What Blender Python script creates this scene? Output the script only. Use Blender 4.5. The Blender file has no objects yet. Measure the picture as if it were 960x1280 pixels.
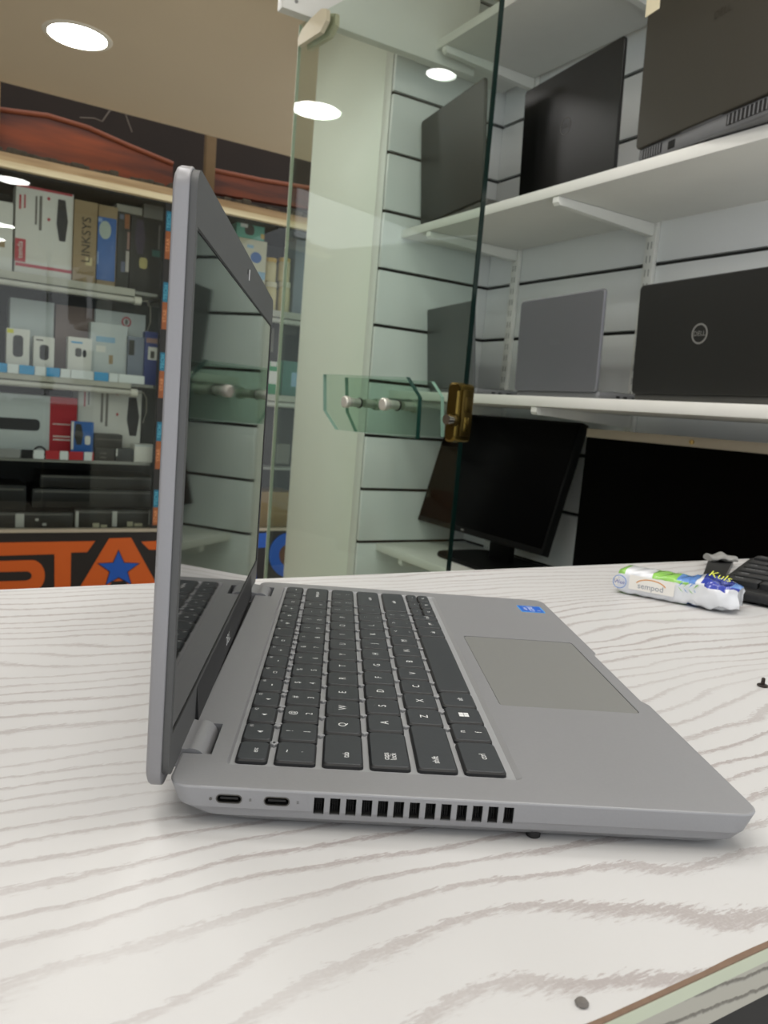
import bpy, bmesh, math, random
from mathutils import Vector, Matrix, noise
random.seed(7)
SC = bpy.context.scene
COL = SC.collection
rad = math.radians

# ------------------------------------------------------------------ camera constants (metres, table top at z = 0)
CAM = Vector((0.050463, -0.259573, 0.148))
CR = Vector((0.99524915, -0.0525018, 0.08199198))      # right
CD = Vector((0.07453616, -0.13092982, -0.98858573))    # down
CF = Vector((0.06263773, 0.99000048, -0.12639451))     # forward
FPX = 983.864

# ------------------------------------------------------------------ shop frame: x along the back shelves, y into the back wall
KX, KY = None, None
def ray(px, py):
    return CR * ((px - 480) / FPX) + CD * ((py - 640) / FPX) + CF
_k = CAM + ray(595.6, 500) * 2.16
K = Vector((_k.x, _k.y, 0.0))
SA = rad(27.7 - 90)
EX = Vector((math.cos(SA), math.sin(SA), 0)); EY = Vector((-math.sin(SA), math.cos(SA), 0))
def toS(P):
    d = P - K
    return Vector((d.dot(EX), d.dot(EY), d.z))
def toW(P):
    return K + EX * P[0] + EY * P[1] + Vector((0, 0, P[2]))
def hit(px, py, P, n):
    d = ray(px, py)
    return CAM + d * ((P - CAM).dot(n) / d.dot(n))
def sx(px, py, x): return toS(hit(px, py, K + EX * x, EX))
def sy(px, py, y): return toS(hit(px, py, K + EY * y, EY))
def sz(px, py, z): return toS(hit(px, py, Vector((0, 0, z)), Vector((0, 0, 1))))

# ------------------------------------------------------------------ materials
def lin(c):
    if isinstance(c, str):
        c = c.lstrip('#'); c = [int(c[i:i + 2], 16) / 255 for i in (0, 2, 4)]
    return tuple((v / 12.92 if v <= .04045 else ((v + .055) / 1.055) ** 2.4) for v in c) + (1.0,)
MATS = {}
def mat(name, color, rough=.5, metal=0.0, var=.06, scale=40, spec=.5, emit=0, bump=0, coat=0, trans=0, alpha=1):
    if name in MATS: return MATS[name]
    m = bpy.data.materials.new(name); m.use_nodes = True
    nt = m.node_tree; b = nt.nodes['Principled BSDF']
    c = lin(color)
    b.inputs['Roughness'].default_value = rough; b.inputs['Metallic'].default_value = metal
    b.inputs['Specular IOR Level'].default_value = spec
    if coat: b.inputs['Coat Weight'].default_value = coat; b.inputs['Coat Roughness'].default_value = .08
    tc = nt.nodes.new('ShaderNodeTexCoord'); nz = nt.nodes.new('ShaderNodeTexNoise')
    nz.inputs['Scale'].default_value = scale; nz.inputs['Detail'].default_value = 3
    nt.links.new(tc.outputs['Object'], nz.inputs['Vector'])
    mx = nt.nodes.new('ShaderNodeMix'); mx.data_type = 'RGBA'
    mx.inputs['A'].default_value = tuple(max(0, v * (1 - var)) for v in c[:3]) + (1,)
    mx.inputs['B'].default_value = tuple(min(1, v * (1 + var)) for v in c[:3]) + (1,)
    nt.links.new(nz.outputs['Fac'], mx.inputs['Factor'])
    nt.links.new(mx.outputs['Result'], b.inputs['Base Color'])
    if emit:
        nt.links.new(mx.outputs['Result'], b.inputs['Emission Color']); b.inputs['Emission Strength'].default_value = emit
    if bump:
        bp = nt.nodes.new('ShaderNodeBump'); bp.inputs['Strength'].default_value = bump; bp.inputs['Distance'].default_value = .001
        nt.links.new(nz.outputs['Fac'], bp.inputs['Height']); nt.links.new(bp.outputs['Normal'], b.inputs['Normal'])
    if alpha < 1: b.inputs['Alpha'].default_value = alpha
    if trans: b.inputs['Transmission Weight'].default_value = trans
    MATS[name] = m
    return m

def glass(name, tint, refl=1.0, rough=0.0, f0=.04, power=5.0):
    if name in MATS: return MATS[name]
    m = bpy.data.materials.new(name); m.use_nodes = True
    nt = m.node_tree; nt.nodes.clear(); N = nt.nodes.new; L = nt.links.new
    out = N('ShaderNodeOutputMaterial'); tr = N('ShaderNodeBsdfTransparent'); gl = N('ShaderNodeBsdfGlossy'); mx = N('ShaderNodeMixShader')
    tr.inputs['Color'].default_value = lin(tint); gl.inputs['Roughness'].default_value = rough
    gl.inputs['Color'].default_value = (refl, refl, refl, 1)
    lw = N('ShaderNodeLayerWeight'); lw.inputs['Blend'].default_value = .5
    p = N('ShaderNodeMath'); p.operation = 'POWER'; p.inputs[1].default_value = power
    a = N('ShaderNodeMath'); a.operation = 'MULTIPLY_ADD'; a.inputs[1].default_value = 1 - f0; a.inputs[2].default_value = f0
    L(lw.outputs['Facing'], p.inputs[0]); L(p.outputs[0], a.inputs[0]); L(a.outputs[0], mx.inputs['Fac'])
    L(tr.outputs[0], mx.inputs[1]); L(gl.outputs[0], mx.inputs[2]); L(mx.outputs[0], out.inputs['Surface'])
    MATS[name] = m
    return m

def grain_mat(name, base, dark, side=False):
    """white laminate with printed grey wood grain: contour lines of a stretched noise field"""
    m = bpy.data.materials.new(name); m.use_nodes = True
    nt = m.node_tree; b = nt.nodes['Principled BSDF']; N = nt.nodes.new; L = nt.links.new
    def M(op, *v):
        n = N('ShaderNodeMath'); n.operation = op
        for i, x in enumerate(v):
            if isinstance(x, (int, float)): n.inputs[i].default_value = x
            else: L(x, n.inputs[i])
        return n.outputs[0]
    tc = N('ShaderNodeTexCoord')
    def noise(sc, loc, scale, detail, rough=.5):
        mp = N('ShaderNodeMapping'); mp.inputs['Scale'].default_value = sc; mp.inputs['Location'].default_value = loc
        L(tc.outputs['Object'], mp.inputs['Vector'])
        n = N('ShaderNodeTexNoise'); n.inputs['Scale'].default_value = scale; n.inputs['Detail'].default_value = detail; n.inputs['Roughness'].default_value = rough
        L(mp.outputs['Vector'], n.inputs['Vector']); return n.outputs['Fac']
    sep = N('ShaderNodeSeparateXYZ'); L(tc.outputs['Object'], sep.inputs[0])
    big = noise((1.7, 4.6, 1), (3.13, .37, 0), 1.0, 1.0)
    mid = noise((7, 16, 1), (.3, 5.1, 0), 1.0, 2.0)
    fine = noise((170, 800, 60), (0, 0, 0), 1.0, 3.0, .65)
    speck = noise((900, 900, 900), (0, 0, 0), 1.0, 2.0)
    yy = sep.outputs['Y'] if not side else sep.outputs['Z']
    t = M('ADD', M('MULTIPLY', yy, 74.0 if not side else 160.0), M('MULTIPLY', big, 11.0))
    t = M('ADD', t, M('MULTIPLY', mid, 2.6)); t = M('ADD', t, M('MULTIPLY', fine, .5))
    fr = M('FRACT', t)
    # asymmetric line: sharp on one side, feathered on the other
    mr = N('ShaderNodeMapRange'); mr.interpolation_type = 'SMOOTHSTEP'
    mr.inputs['From Min'].default_value = .69; mr.inputs['From Max'].default_value = .86
    L(fr, mr.inputs['Value'])
    mr2 = N('ShaderNodeMapRange'); mr2.interpolation_type = 'SMOOTHSTEP'
    mr2.inputs['From Min'].default_value = .94; mr2.inputs['From Max'].default_value = 1.0
    mr2.inputs['To Min'].default_value = 1; mr2.inputs['To Max'].default_value = 0
    L(fr, mr2.inputs['Value'])
    line = M('MULTIPLY', mr.outputs['Result'], mr2.outputs['Result'])
    amp = noise((5, 14, 1), (7.7, 2.2, 0), 1.0, 2.0)
    am = N('ShaderNodeMapRange'); am.inputs['From Min'].default_value = .30; am.inputs['From Max'].default_value = .62
    am.inputs['To Min'].default_value = .35; am.inputs['To Max'].default_value = 1.0; L(amp, am.inputs['Value'])
    line = M('MULTIPLY', line, am.outputs['Result'])
    line = M('MULTIPLY', line, M('ADD', .55, M('MULTIPLY', speck, .9)))
    line = M('MINIMUM', line, 1.0)
    mx = N('ShaderNodeMix'); mx.data_type = 'RGBA'
    mx.inputs['A'].default_value = lin(base); mx.inputs['B'].default_value = lin(dark)
    L(line, mx.inputs['Factor']); L(mx.outputs['Result'], b.inputs['Base Color'])
    b.inputs['Roughness'].default_value = .42; b.inputs['Specular IOR Level'].default_value = .35
    bp = N('ShaderNodeBump'); bp.inputs['Strength'].default_value = .25; bp.inputs['Distance'].default_value = .0006; bp.invert = True
    L(line, bp.inputs['Height']); L(bp.outputs['Normal'], b.inputs['Normal'])
    MATS[name] = m
    return m

def wood_like(name, c0, c1, scale=(3, 40, 40), rough=.7):
    m = bpy.data.materials.new(name); m.use_nodes = True
    nt = m.node_tree; b = nt.nodes['Principled BSDF']
    tc = nt.nodes.new('ShaderNodeTexCoord'); mp = nt.nodes.new('ShaderNodeMapping'); mp.inputs['Scale'].default_value = scale
    nz = nt.nodes.new('ShaderNodeTexNoise'); nz.inputs['Scale'].default_value = 1.5; nz.inputs['Detail'].default_value = 5
    cr = nt.nodes.new('ShaderNodeValToRGB'); cr.color_ramp.elements[0].color = lin(c0); cr.color_ramp.elements[1].color = lin(c1)
    cr.color_ramp.elements[0].position = .35; cr.color_ramp.elements[1].position = .65
    nt.links.new(tc.outputs['Object'], mp.inputs['Vector']); nt.links.new(mp.outputs['Vector'], nz.inputs['Vector'])
    nt.links.new(nz.outputs['Fac'], cr.inputs['Fac']); nt.links.new(cr.outputs['Color'], b.inputs['Base Color'])
    b.inputs['Roughness'].default_value = rough
    MATS[name] = m
    return m

# ------------------------------------------------------------------ mesh building
def rrect(x0, y0, x1, y1, r, n=4):
    r = max(1e-6, min(r, (x1 - x0) / 2 - 1e-6, (y1 - y0) / 2 - 1e-6)); pts = []
    for cx, cy, a0 in ((x1 - r, y0 + r, -90), (x1 - r, y1 - r, 0), (x0 + r, y1 - r, 90), (x0 + r, y0 + r, 180)):
        for i in range(n + 1):
            a = rad(a0 + 90 * i / n); pts.append((cx + r * math.cos(a), cy + r * math.sin(a)))
    return pts
_textcache = {}
class G:
    """collects shapes into one mesh"""
    def __init__(s): s.bm = bmesh.new(); s.mats = []
    def mi(s, m):
        if m not in s.mats: s.mats.append(m)
        return s.mats.index(m)
    def face(s, vs, m):
        try: f = s.bm.faces.new(vs); f.material_index = s.mi(m); return f
        except ValueError: return None
    def loft(s, loops, m, caps=(True, True), M=None, closed=True):
        rings = []
        for lp in loops:
            rings.append([s.bm.verts.new((M @ Vector(p)) if M is not None else Vector(p)) for p in lp])
        n = len(rings[0])
        for a, b in zip(rings, rings[1:]):
            for i in range(n if closed else n - 1):
                j = (i + 1) % n
                s.face((a[i], a[j], b[j], b[i]), m)
        if caps[0]: s.face(list(reversed(rings[0])), m)
        if caps[1]: s.face(rings[-1], m)
        return rings
    def box(s, x0, y0, z0, x1, y1, z1, m, bev=0.0, M=None, n=2, r=None):
        if x1 < x0: x0, x1 = x1, x0
        if y1 < y0: y0, y1 = y1, y0
        if z1 < z0: z0, z1 = z1, z0
        if bev <= 0 and not r:
            lp = [(x0, y0), (x1, y0), (x1, y1), (x0, y1)]
            return s.loft([[(x, y, z0) for x, y in lp], [(x, y, z1) for x, y in lp]], m, M=M)
        b = min(bev, (z1 - z0) / 2.01); r = r or bev
        L = []
        for z, i in ((z0, b), (z0 + b * .3, b * .3), (z0 + b, 0), (z1 - b, 0), (z1 - b * .3, b * .3), (z1, b)):
            L.append([(x, y, z) for x, y in rrect(x0 + i, y0 + i, x1 - i, y1 - i, max(r - i, r * .25), n)])
        s.loft(L, m, M=M)
    def prism(s, pts, z0, z1, m, M=None):
        s.loft([[(x, y, z0) for x, y in pts], [(x, y, z1) for x, y in pts]], m, M=M)
    def flat(s, pts, z, m, M=None):
        s.face([s.bm.verts.new((M @ Vector((x, y, z))) if M is not None else Vector((x, y, z))) for x, y in pts], m)
    def ring(s, out, inn, z0, z1, m, M=None):
        n = len(out); T = (lambda p: M @ Vector(p)) if M is not None else Vector
        V = [[s.bm.verts.new(T((x, y, z))) for x, y in lp] for z in (z0, z1) for lp in (out, inn)]
        o0, i0, o1, i1 = V
        for k in range(n):
            j = (k + 1) % n
            s.face((o0[k], o0[j], o1[j], o1[k]), m); s.face((i0[j], i0[k], i1[k], i1[j]), m)
            s.face((o1[k], o1[j], i1[j], i1[k]), m); s.face((o0[j], o0[k], i0[k], i0[j]), m)
    def cyl(s, p0, p1, r0, m, r1=None, n=20, caps=(True, True)):
        p0, p1 = Vector(p0), Vector(p1); r1 = r0 if r1 is None else r1
        d = (p1 - p0).normalized(); a = d.orthogonal().normalized(); b = d.cross(a)
        s.loft([[p + (a * math.cos(2 * math.pi * k / n) + b * math.sin(2 * math.pi * k / n)) * r for k in range(n)] for p, r in ((p0, r0), (p1, r1))], m, caps)
    def lathe(s, prof, m, c=(0, 0, 0), n=24, M=None):
        s.loft([[(c[0] + r * math.cos(2 * math.pi * k / n), c[1] + r * math.sin(2 * math.pi * k / n), c[2] + z) for k in range(n)] for r, z in prof], m, M=M)
    def tube(s, pts, r, m, n=8):
        pts = [Vector(p) for p in pts]; L = []
        up = Vector((0.13, .21, .97))
        for i, p in enumerate(pts):
            d = (pts[min(i + 1, len(pts) - 1)] - pts[max(i - 1, 0)]).normalized()
            a = d.cross(up).normalized(); b = a.cross(d)
            rr = r[i] if isinstance(r, (list, tuple)) else r
            L.append([p + (a * math.cos(2 * math.pi * k / n) + b * math.sin(2 * math.pi * k / n)) * rr for k in range(n)])
        s.loft(L, m)
    def text(s, txt, size, M, m, align='CENTER', sx_=1.0):
        key = txt
        if key not in _textcache:
            cu = bpy.data.curves.new('t', 'FONT'); cu.body = txt; cu.size = 1; cu.align_x = 'CENTER'; cu.align_y = 'CENTER'; cu.resolution_u = 3
            ob = bpy.data.objects.new('t', cu); COL.objects.link(ob)
            bpy.context.view_layer.update()
            me = bpy.data.meshes.new_from_object(ob.evaluated_get(bpy.context.evaluated_depsgraph_get()))
            _textcache[key] = ([v.co.copy() for v in me.vertices], [tuple(p.vertices) for p in me.polygons])
            bpy.data.objects.remove(ob); bpy.data.curves.remove(cu); bpy.data.meshes.remove(me)
        vs, fs = _textcache[key]
        off = 0
        if align != 'CENTER' and vs:
            xs = [v.x for v in vs]; off = -min(xs) if align == 'LEFT' else -max(xs)
        nv = [s.bm.verts.new(M @ Vector(((v.x + off) * size * sx_, v.y * size, 0))) for v in vs]
        for f in fs: s.face([nv[i] for i in f], m)
    def build(s, name, parent=None, smooth=35, scale=1.0, loc=None, rotz=None, label=None, fixn=False):
        if fixn: bmesh.ops.recalc_face_normals(s.bm, faces=s.bm.faces)
        if scale != 1.0: bmesh.ops.scale(s.bm, vec=(scale,) * 3, verts=s.bm.verts)
        me = bpy.data.meshes.new(name); s.bm.to_mesh(me); s.bm.free()
        for m in s.mats: me.materials.append(m)
        ob = bpy.data.objects.new(name, me); COL.objects.link(ob)
        if smooth:
            for p in me.polygons: p.use_smooth = True
            me.set_sharp_from_angle(angle=rad(smooth))
            for p in me.polygons:
                if len(p.vertices) > 6: p.use_smooth = False
        if parent: ob.parent = parent
        if loc is not None: ob.location = loc
        if rotz is not None: ob.rotation_euler = (0, 0, rotz)
        if label: ob['label'] = label
        return ob
def tag(o, label, cat, group=None):
    o['label'] = label; o['category'] = cat
    if group: o['group'] = group
    return o
def struct(o): o['kind'] = 'structure'; return o
def empty(name, loc=(0, 0, 0), rotz=0.0):
    o = bpy.data.objects.new(name, None); o.empty_display_size = .02; COL.objects.link(o)
    o.location = loc; o.rotation_euler = (0, 0, rotz); return o
def sroot(name, p, rz=0.0):      # an Empty in the shop frame
    return empty(name, toW(p), SA + rz)
def sbuild(g, name, p=(0, 0, 0), rz=0.0, **k): return g.build(name, loc=toW(p), rotz=SA + rz, **k)
def boolean(ob, cutter):
    md = ob.modifiers.new('b', 'BOOLEAN'); md.object = cutter; md.operation = 'DIFFERENCE'; md.solver = 'EXACT'
    bpy.context.view_layer.update()
    me = bpy.data.meshes.new_from_object(ob.evaluated_get(bpy.context.evaluated_depsgraph_get()))
    ob.modifiers.clear(); old = ob.data; ob.data = me; me.name = old.name
    bpy.data.objects.remove(cutter)

# palette
ALU = mat('aluminium_grey', '#949598', .46, .35, .03, 900, bump=.04)
ALU_D = mat('aluminium_lower', '#94928f', .5, .25, .03, 900)
WELL = mat('keyboard_lattice', '#a0a2a5', .5, .2, .02, 300)
KEYC = mat('key_slate', '#33373b', .5, 0, .05, 400, bump=.05)
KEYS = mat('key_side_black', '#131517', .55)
LEG = mat('key_legend', '#e6e8e8', .6)
BEZ = mat('bezel_charcoal', '#4a4b4b', .5, 0, .05, 700, bump=.05)
BEZD = mat('bezel_dark', '#1c1d1e', .5)
BLACK = mat('matte_black', '#0b0b0c', .6)
HOLE = mat('cavity_black', '#050506', .8)
STEEL = mat('steel', '#c9c8c2', .25, 1.0)
CHROME = mat('brushed_steel', '#d5d3c8', .3, .45)
WHITE = mat('white_paint', '#e4e5df', .45, 0, .02, 30)
SHELFW = mat('shelf_white', '#e0e0da', .5, 0, .03, 20)
SLAT = mat('slatwall_white', '#e6e9e8', .38, 0, .02, 15)
GROOVE = mat('groove_dark', '#2a2a28', .7)
WOODN = grain_mat('white_wood_laminate', '#c9c9c9', '#aaa4a3')
EDGEG = grain_mat('grey_edge_laminate', '#a8a69c', '#6e6b64', side=True)

# ================================================================== LAPTOP (millimetres, deck top z = 15)
LAP = empty('laptop', (0, 0, 0))
tag(LAP, 'open silver grey laptop seen from its side on the white wood-grain table', 'laptop')
W = 321.0
def base_loop(x0, x1, y0, y1, r, z, notch, n=6):
    pts = rrect(x0, y0, x1, y1, r, n)       # starts at front-near corner (x1,y0)
    out = pts[:n + 1]
    out += [(x1, 107), (x1 - notch, 112), (x1 - notch, 186), (x1, 191)]
    out += pts[n + 1:]
    return [(x, y, z) for x, y in out]
g = G()
g.loft([base_loop(28, 196, 7, W - 7, 6, 1.6, 0), base_loop(24, 199.5, 4, W - 4, 7, 2.0, 0), base_loop(9, 207, 1.2, W - 1.2, 8, 4.6, .0), base_loop(3.2, 209.6, .45, W - .45, 8, 7.4, 0.8),
        base_loop(2.6, 209.9, .25, W - .25, 8, 7.7, 1.0), base_loop(.3, 212.6, 0, W, 8, 13.6, 2.0), base_loop(0, 213, 0, W, 8, 14.4, 2.2), base_loop(.25, 212.7, .25, W - .25, 7.8, 14.85, 2.2),
        base_loop(.8, 212.2, .8, W - .8, 7.4, 15.0, 2.2)], ALU)
base = g.build('base', LAP, smooth=None, scale=.001)
c = G()
# keyboard well with sloped rim
kx0, kx1, ky0, ky1 = 18.6, 126.6, 18.6, 306.2
def wl(i, z): return [(x, y, z) for x, y in rrect(kx0 - i, ky0 - i, kx1 + i * 2.6, ky1 + i, 1.5 + i, 3)]
c.loft([wl(0, 14.1), wl(.9, 15.05), wl(1.0, 16)], WELL)
# touchpad pocket
TP = (135.3, 94.3, 203.5, 209.5)
c.loft([[(x, y, z) for x, y in rrect(TP[0], TP[1], TP[2], TP[3], 2.5, 4)] for z in (14.2, 16)], ALU)
# vents on the near side
for i in range(13):
    x = 50.9 + 5.6 * i
    c.box(x, -1, 6.7, x + 3.6, 9, 13.1, HOLE)
# ports
PORTS = ((21.5, 10.95), (38.0, 10.9))
for x, z in PORTS:
    M = Matrix(((1, 0, 0, 0), (0, 0, 1, 0), (0, 1, 0, 0), (0, 0, 0, 1)))
    c.loft([[(a, d, b) for a, b in rrect(x - 4.5, z - 1.65, x + 4.5, z + 1.65, 1.6, 5)] for d in (7, -1)], HOLE)
# hinge slots
for y0, y1 in ((25.4, 54.2), (276.5, 303.2)):
    c.box(-3, y0, 8.5, 11.2, y1, 17, ALU)
bmesh.ops.recalc_face_normals(c.bm, faces=c.bm.faces)
cut = c.build('cut', smooth=None, scale=.001)
boolean(base, cut)
for p in base.data.polygons: p.use_smooth = True
base.data.set_sharp_from_angle(angle=rad(28))
for p in base.data.polygons:
    if abs(p.normal.z) > .999: p.use_smooth = False
# keyboard keys
def key_geo(g, x0, y0, x1, y1, z0, z1, rot=None, taper=1.0, r=1.7, cap=KEYC, side=KEYS):
    def lp(i, z): return [(x, y, z) for x, y in rrect(x0 + i, y0 + i, x1 - i, y1 - i, r, 3)]
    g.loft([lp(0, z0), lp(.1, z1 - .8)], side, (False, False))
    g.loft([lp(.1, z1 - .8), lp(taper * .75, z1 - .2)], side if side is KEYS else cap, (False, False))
    g.loft([lp(taper * .75, z1 - .2), lp(taper, z1)], cap, (False, True))
LROT = Matrix(((0, -1, 0), (1, 0, 0), (0, 0, 1)))     # text x -> +Y, text y -> -X
def legend(g, txt, x, y, z, size, align='CENTER', m=LEG):
    M = Matrix.Translation((x, y, z)) @ LROT.to_4x4()
    g.text(txt, size, M, m, align)
KB = empty('keyboard'); KB.parent = LAP
ROWX = [20.0, 33.6, 51.65, 69.7, 87.75, 105.8, 123.85]
Y0 = 21.0 - 1.1; U = 19.05
rows = [
    [(1, 'esc')] * 0,
    [('`~', 1), ('1!', 1), ('2@', 1), ('3#', 1), ('4$', 1), ('5%', 1), ('6^', 1), ('7&', 1), ('8*', 1), ('9(', 1), ('0)', 1), ('-_', 1), ('=+', 1), ('backspace', 2)],
    [('tab', 1.5)] + [(k, 1) for k in 'QWERTYUIOP'] + [('[{', 1), (']}', 1), ('\\|', 1.5)],
    [('caps lock', 1.75)] + [(k, 1) for k in 'ASDFGHJKL'] + [(';:', 1), ('\'"', 1), ('enter', 2.25)],
    [('shift', 2.25)] + [(k, 1) for k in 'ZXCVBNM'] + [(',<', 1), ('.>', 1), ('/?', 1), ('shift', 2.75)],
]
def icon(g, kind, x, y, z):
    """small pictogram: a few strokes"""
    def st(dx0, dy0, dx1, dy1): g.flat([(x + dx0, y + dy0), (x + dx1, y + dy0), (x + dx1, y + dy1), (x + dx0, y + dy1)], z, LEG)
    if kind == 'spk':
        st(-.5, -1.3, .5, -.5); st(-1.1, -.5, 1.1, .1)
    elif kind == 'dash': st(-.3, -1.0, .3, 1.0)
    elif kind == 'sun':
        st(-.5, -.5, .5, .5); st(-1.2, -.15, -.8, .15); st(.8, -.15, 1.2, .15); st(-.15, -1.2, .15, -.8); st(-.15, .8, .15, 1.2)
    elif kind == 'disp': st(-1, -1.3, -.6, 1.3); st(.5, -1.3, .9, 1.3); st(-1, -1.3, .9, -.9); st(-1, .9, .9, 1.3)
    elif kind == 'bars': st(-1, -1.2, -.5, 1.2); st(-.1, -1.2, .4, 1.2); st(.8, -.8, 1.1, .8)
def make_key(x0, x1, y0, y1, txt, kind='n'):
    g = G(); z1 = 16.1
    key_geo(g, x0, y0, x1, y1, 14.1, z1)
    zt = z1 + .03; xc, yc = (x0 + x1) / 2, (y0 + y1) / 2
    if kind == 'fn':
        a, b = txt
        if b: legend(g, b, xc - 3.0, y1 - 3.2, zt, 2.2)
        if a in ('spk', 'dash', 'sun', 'disp', 'bars'): icon(g, a, xc + .8, yc, zt)
        elif a: legend(g, a, xc + .8, yc, zt, 3.0)
    elif len(txt) == 2:
        legend(g, txt[1], xc - 3.6, yc, zt, 4.2); legend(g, txt[0], xc + 3.6, yc, zt, 4.2)
    elif len(txt) == 1: legend(g, txt, xc, yc, zt, 5.0)
    elif txt == 'win':
        for i in (0, 1):
            for j in (0, 1): g.flat([(xc - 2.2 + 2.3 * i, yc - 2.2 + 2.3 * j), (xc - .1 + 2.3 * i, yc - 2.2 + 2.3 * j), (xc - .1 + 2.3 * i, yc - .1 + 2.3 * j), (xc - 2.2 + 2.3 * i, yc - .1 + 2.3 * j)], zt, LEG)
    elif txt == 'caps lock':
        legend(g, 'caps', xc - 1.3, y0 + 9.3, zt, 3.6); legend(g, 'lock', xc + 1.6, y0 + 9.3, zt, 3.6)
    elif txt: legend(g, txt, xc + (1.2 if txt not in ('shift', 'backspace') else 0), (y0 + 8.5) if txt in ('tab', 'shift') and y0 < 100 else yc, zt, 3.7)
    return g.build('key', KB, smooth=40, scale=.001)
GX, GY = 2.3, 1.0
fn = [('esc', ''), ('spk', 'F1'), ('spk', 'F2'), ('spk', 'F3'), ('dash', 'F4'), ('disp', 'F5'), ('dash', 'F6'), ('sun', 'F7'), ('disp', 'F8'), ('', 'F9'), ('bars', 'F10'), ('bars', 'F11'), ('sun', 'F12'), ('disp', ''), ('sun', ''), ('dash', '')]
fw = 15 * U / 16
for i, t in enumerate(fn):
    make_key(ROWX[0] + .4, ROWX[1] - GX / 2, Y0 + fw * i + GY / 2, Y0 + fw * (i + 1) - GY / 2, t, 'fn')
for r in range(1, 5):
    y = Y0
    for txt, w in rows[r]:
        make_key(ROWX[r] + GX / 2, ROWX[r + 1] - GX / 2, y + GY / 2, y + w * U - GY / 2, txt); y += w * U
y = Y0
for txt, w in (('ctrl', 1.5), ('fn', 1), ('win', 1), ('alt', 1), ('', 4.9), ('alt', 1), ('prt', 1), ('ctrl', .6)):
    make_key(ROWX[5] + GX / 2, ROWX[6] - .6, y + GY / 2, y + w * U - GY / 2, txt); y += w * U
for k in range(3):
    w = (Y0 + 15 * U - y) / (3 - k) if k < 3 else 0
    xm = (ROWX[5] + ROWX[6]) / 2
    make_key(ROWX[5] + GX / 2, xm - .1, y + GY / 2, y + w - GY / 2, '-'); make_key(xm + .3, ROWX[6] - .6, y + GY / 2, y + w - GY / 2, '<>v'[0] if k != 1 else 'v'); y += w
# well floor plate
g = G(); g.box(kx0 + .05, ky0 + .05, 14.0, kx1 - .05, ky1 - .05, 14.14, WELL)
for r_ in range(1, 6):
    ys = [Y0 + U * 15 / 16 * q for q in range(1, 16)] if r_ == 1 else []
    y = Y0
    for txt, w in rows[r_ if r_ < 5 else 4][:-1]: y += w * U; ys.append(y)
    for y in ys: g.loft([[(ROWX[r_] + dx * k_, y + dy * k_, z_) for dx, dy in ((0, -1), (1, 0), (0, 1), (-1, 0))] for z_, k_ in ((14.1, 2.0), (15.1, 1.7), (15.3, 1.4))], WELL)
g.build('key_lattice', KB, smooth=None, scale=.001)
# touchpad
g = G(); tpm = mat('touchpad_grey', '#868785', .42, .2, .02, 500)
g.box(TP[0] + .35, TP[1] + .35, 14.1, TP[2] - .35, TP[3] - .35, 14.86, tpm, .18, r=2.3, n=4); g.build('touchpad', LAP, scale=.001)
# sticker
g = G(); bl = mat('sticker_blue', '#1f62c8', .35); lb = mat('sticker_light_blue', '#4aa3e6', .35)
SX0, SY0, SX1, SY1 = 188.5, 281.0, 206.0, 299.0
g.box(SX0, SY0, 15.0, SX1, SY1, 15.15, lb, .05, r=.8); g.box(SX0 + .8, SY0 + .8, 15.1, SX1 - .8, SY1 - .8, 15.2, bl)
legend(g, 'intel', SX0 + 4.5, (SY0 + SY1) / 2, 15.22, 4.2, m=WHITE); legend(g, 'CORE', SX0 + 9.0, (SY0 + SY1) / 2, 15.22, 5.2, m=WHITE); legend(g, 'i5', SX0 + 14, SY0 + 5, 15.22, 3.2, m=WHITE)
g.build('sticker', LAP, scale=.001, label='small blue processor sticker')
# ports inner parts
for x, z in PORTS:
    g = G()
    g.ring([(a, b) for a, b in rrect(x - 4.5, z - 1.65, x + 4.5, z + 1.65, 1.6, 5)], [(a, b) for a, b in rrect(x - 4.1, z - 1.25, x + 4.1, z + 1.25, 1.2, 5)], -6.5, .02, mat('port_steel', '#5b5a58', .35, .9), M=Matrix(((1, 0, 0, 0), (0, 0, -1, 0), (0, 1, 0, 0), (0, 0, 0, 1))))
    g.box(x - 3.1, .6, z - .4, x + 3.1, 6.5, z + .4, BLACK)
    g.box(x - 4.4, 6.4, z - 1.6, x + 4.4, 6.9, z + 1.6, HOLE)
    M = Matrix.Translation((x + 7.2, -.06, z)) @ Matrix(((1, 0, 0), (0, 0, -1), (0, 1, 0))).to_4x4()
    g.text('ss', 1.6, M @ Matrix.Rotation(rad(90), 4, 'Z'), mat('port_mark', '#5c5c5a', .6))
    g.build('port', LAP, scale=.001)
g = G(); g.lathe([(.55, 0), (.55, .25), (.1, .3)], mat('led_dark', '#555452', .4), M=Matrix.Translation((15.2, .12, 10.7)) @ Matrix.Rotation(rad(90), 4, 'X'), n=12); g.build('charge_light', LAP, scale=.001)
# vent inner grille
g = G()
for i in range(13):
    x = 50.9 + 5.6 * i
    g.box(x + .02, 7.6, 6.75, x + 3.58, 8.8, 13.05, HOLE)
    for sgn in (x + .03, x + 3.5): g.box(sgn, .9, 6.8, sgn + .07, 8, 13.05, HOLE)
    g.box(x + .02, .9, 12.95, x + 3.58, 8, 13.05, HOLE); g.box(x + .02, 1.3, 6.75, x + 3.58, 8, 6.9, mat('vent_grey', '#3b3b3a', .6))
    for k in (.75, 1.55, 2.35): g.box(x + k + .1, 3, 7, x + k + .45, 3.4, 13, mat('fin_dark', '#1d1d1e', .5, .5))
g.build('air_vent', LAP, smooth=None, scale=.001)
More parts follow.
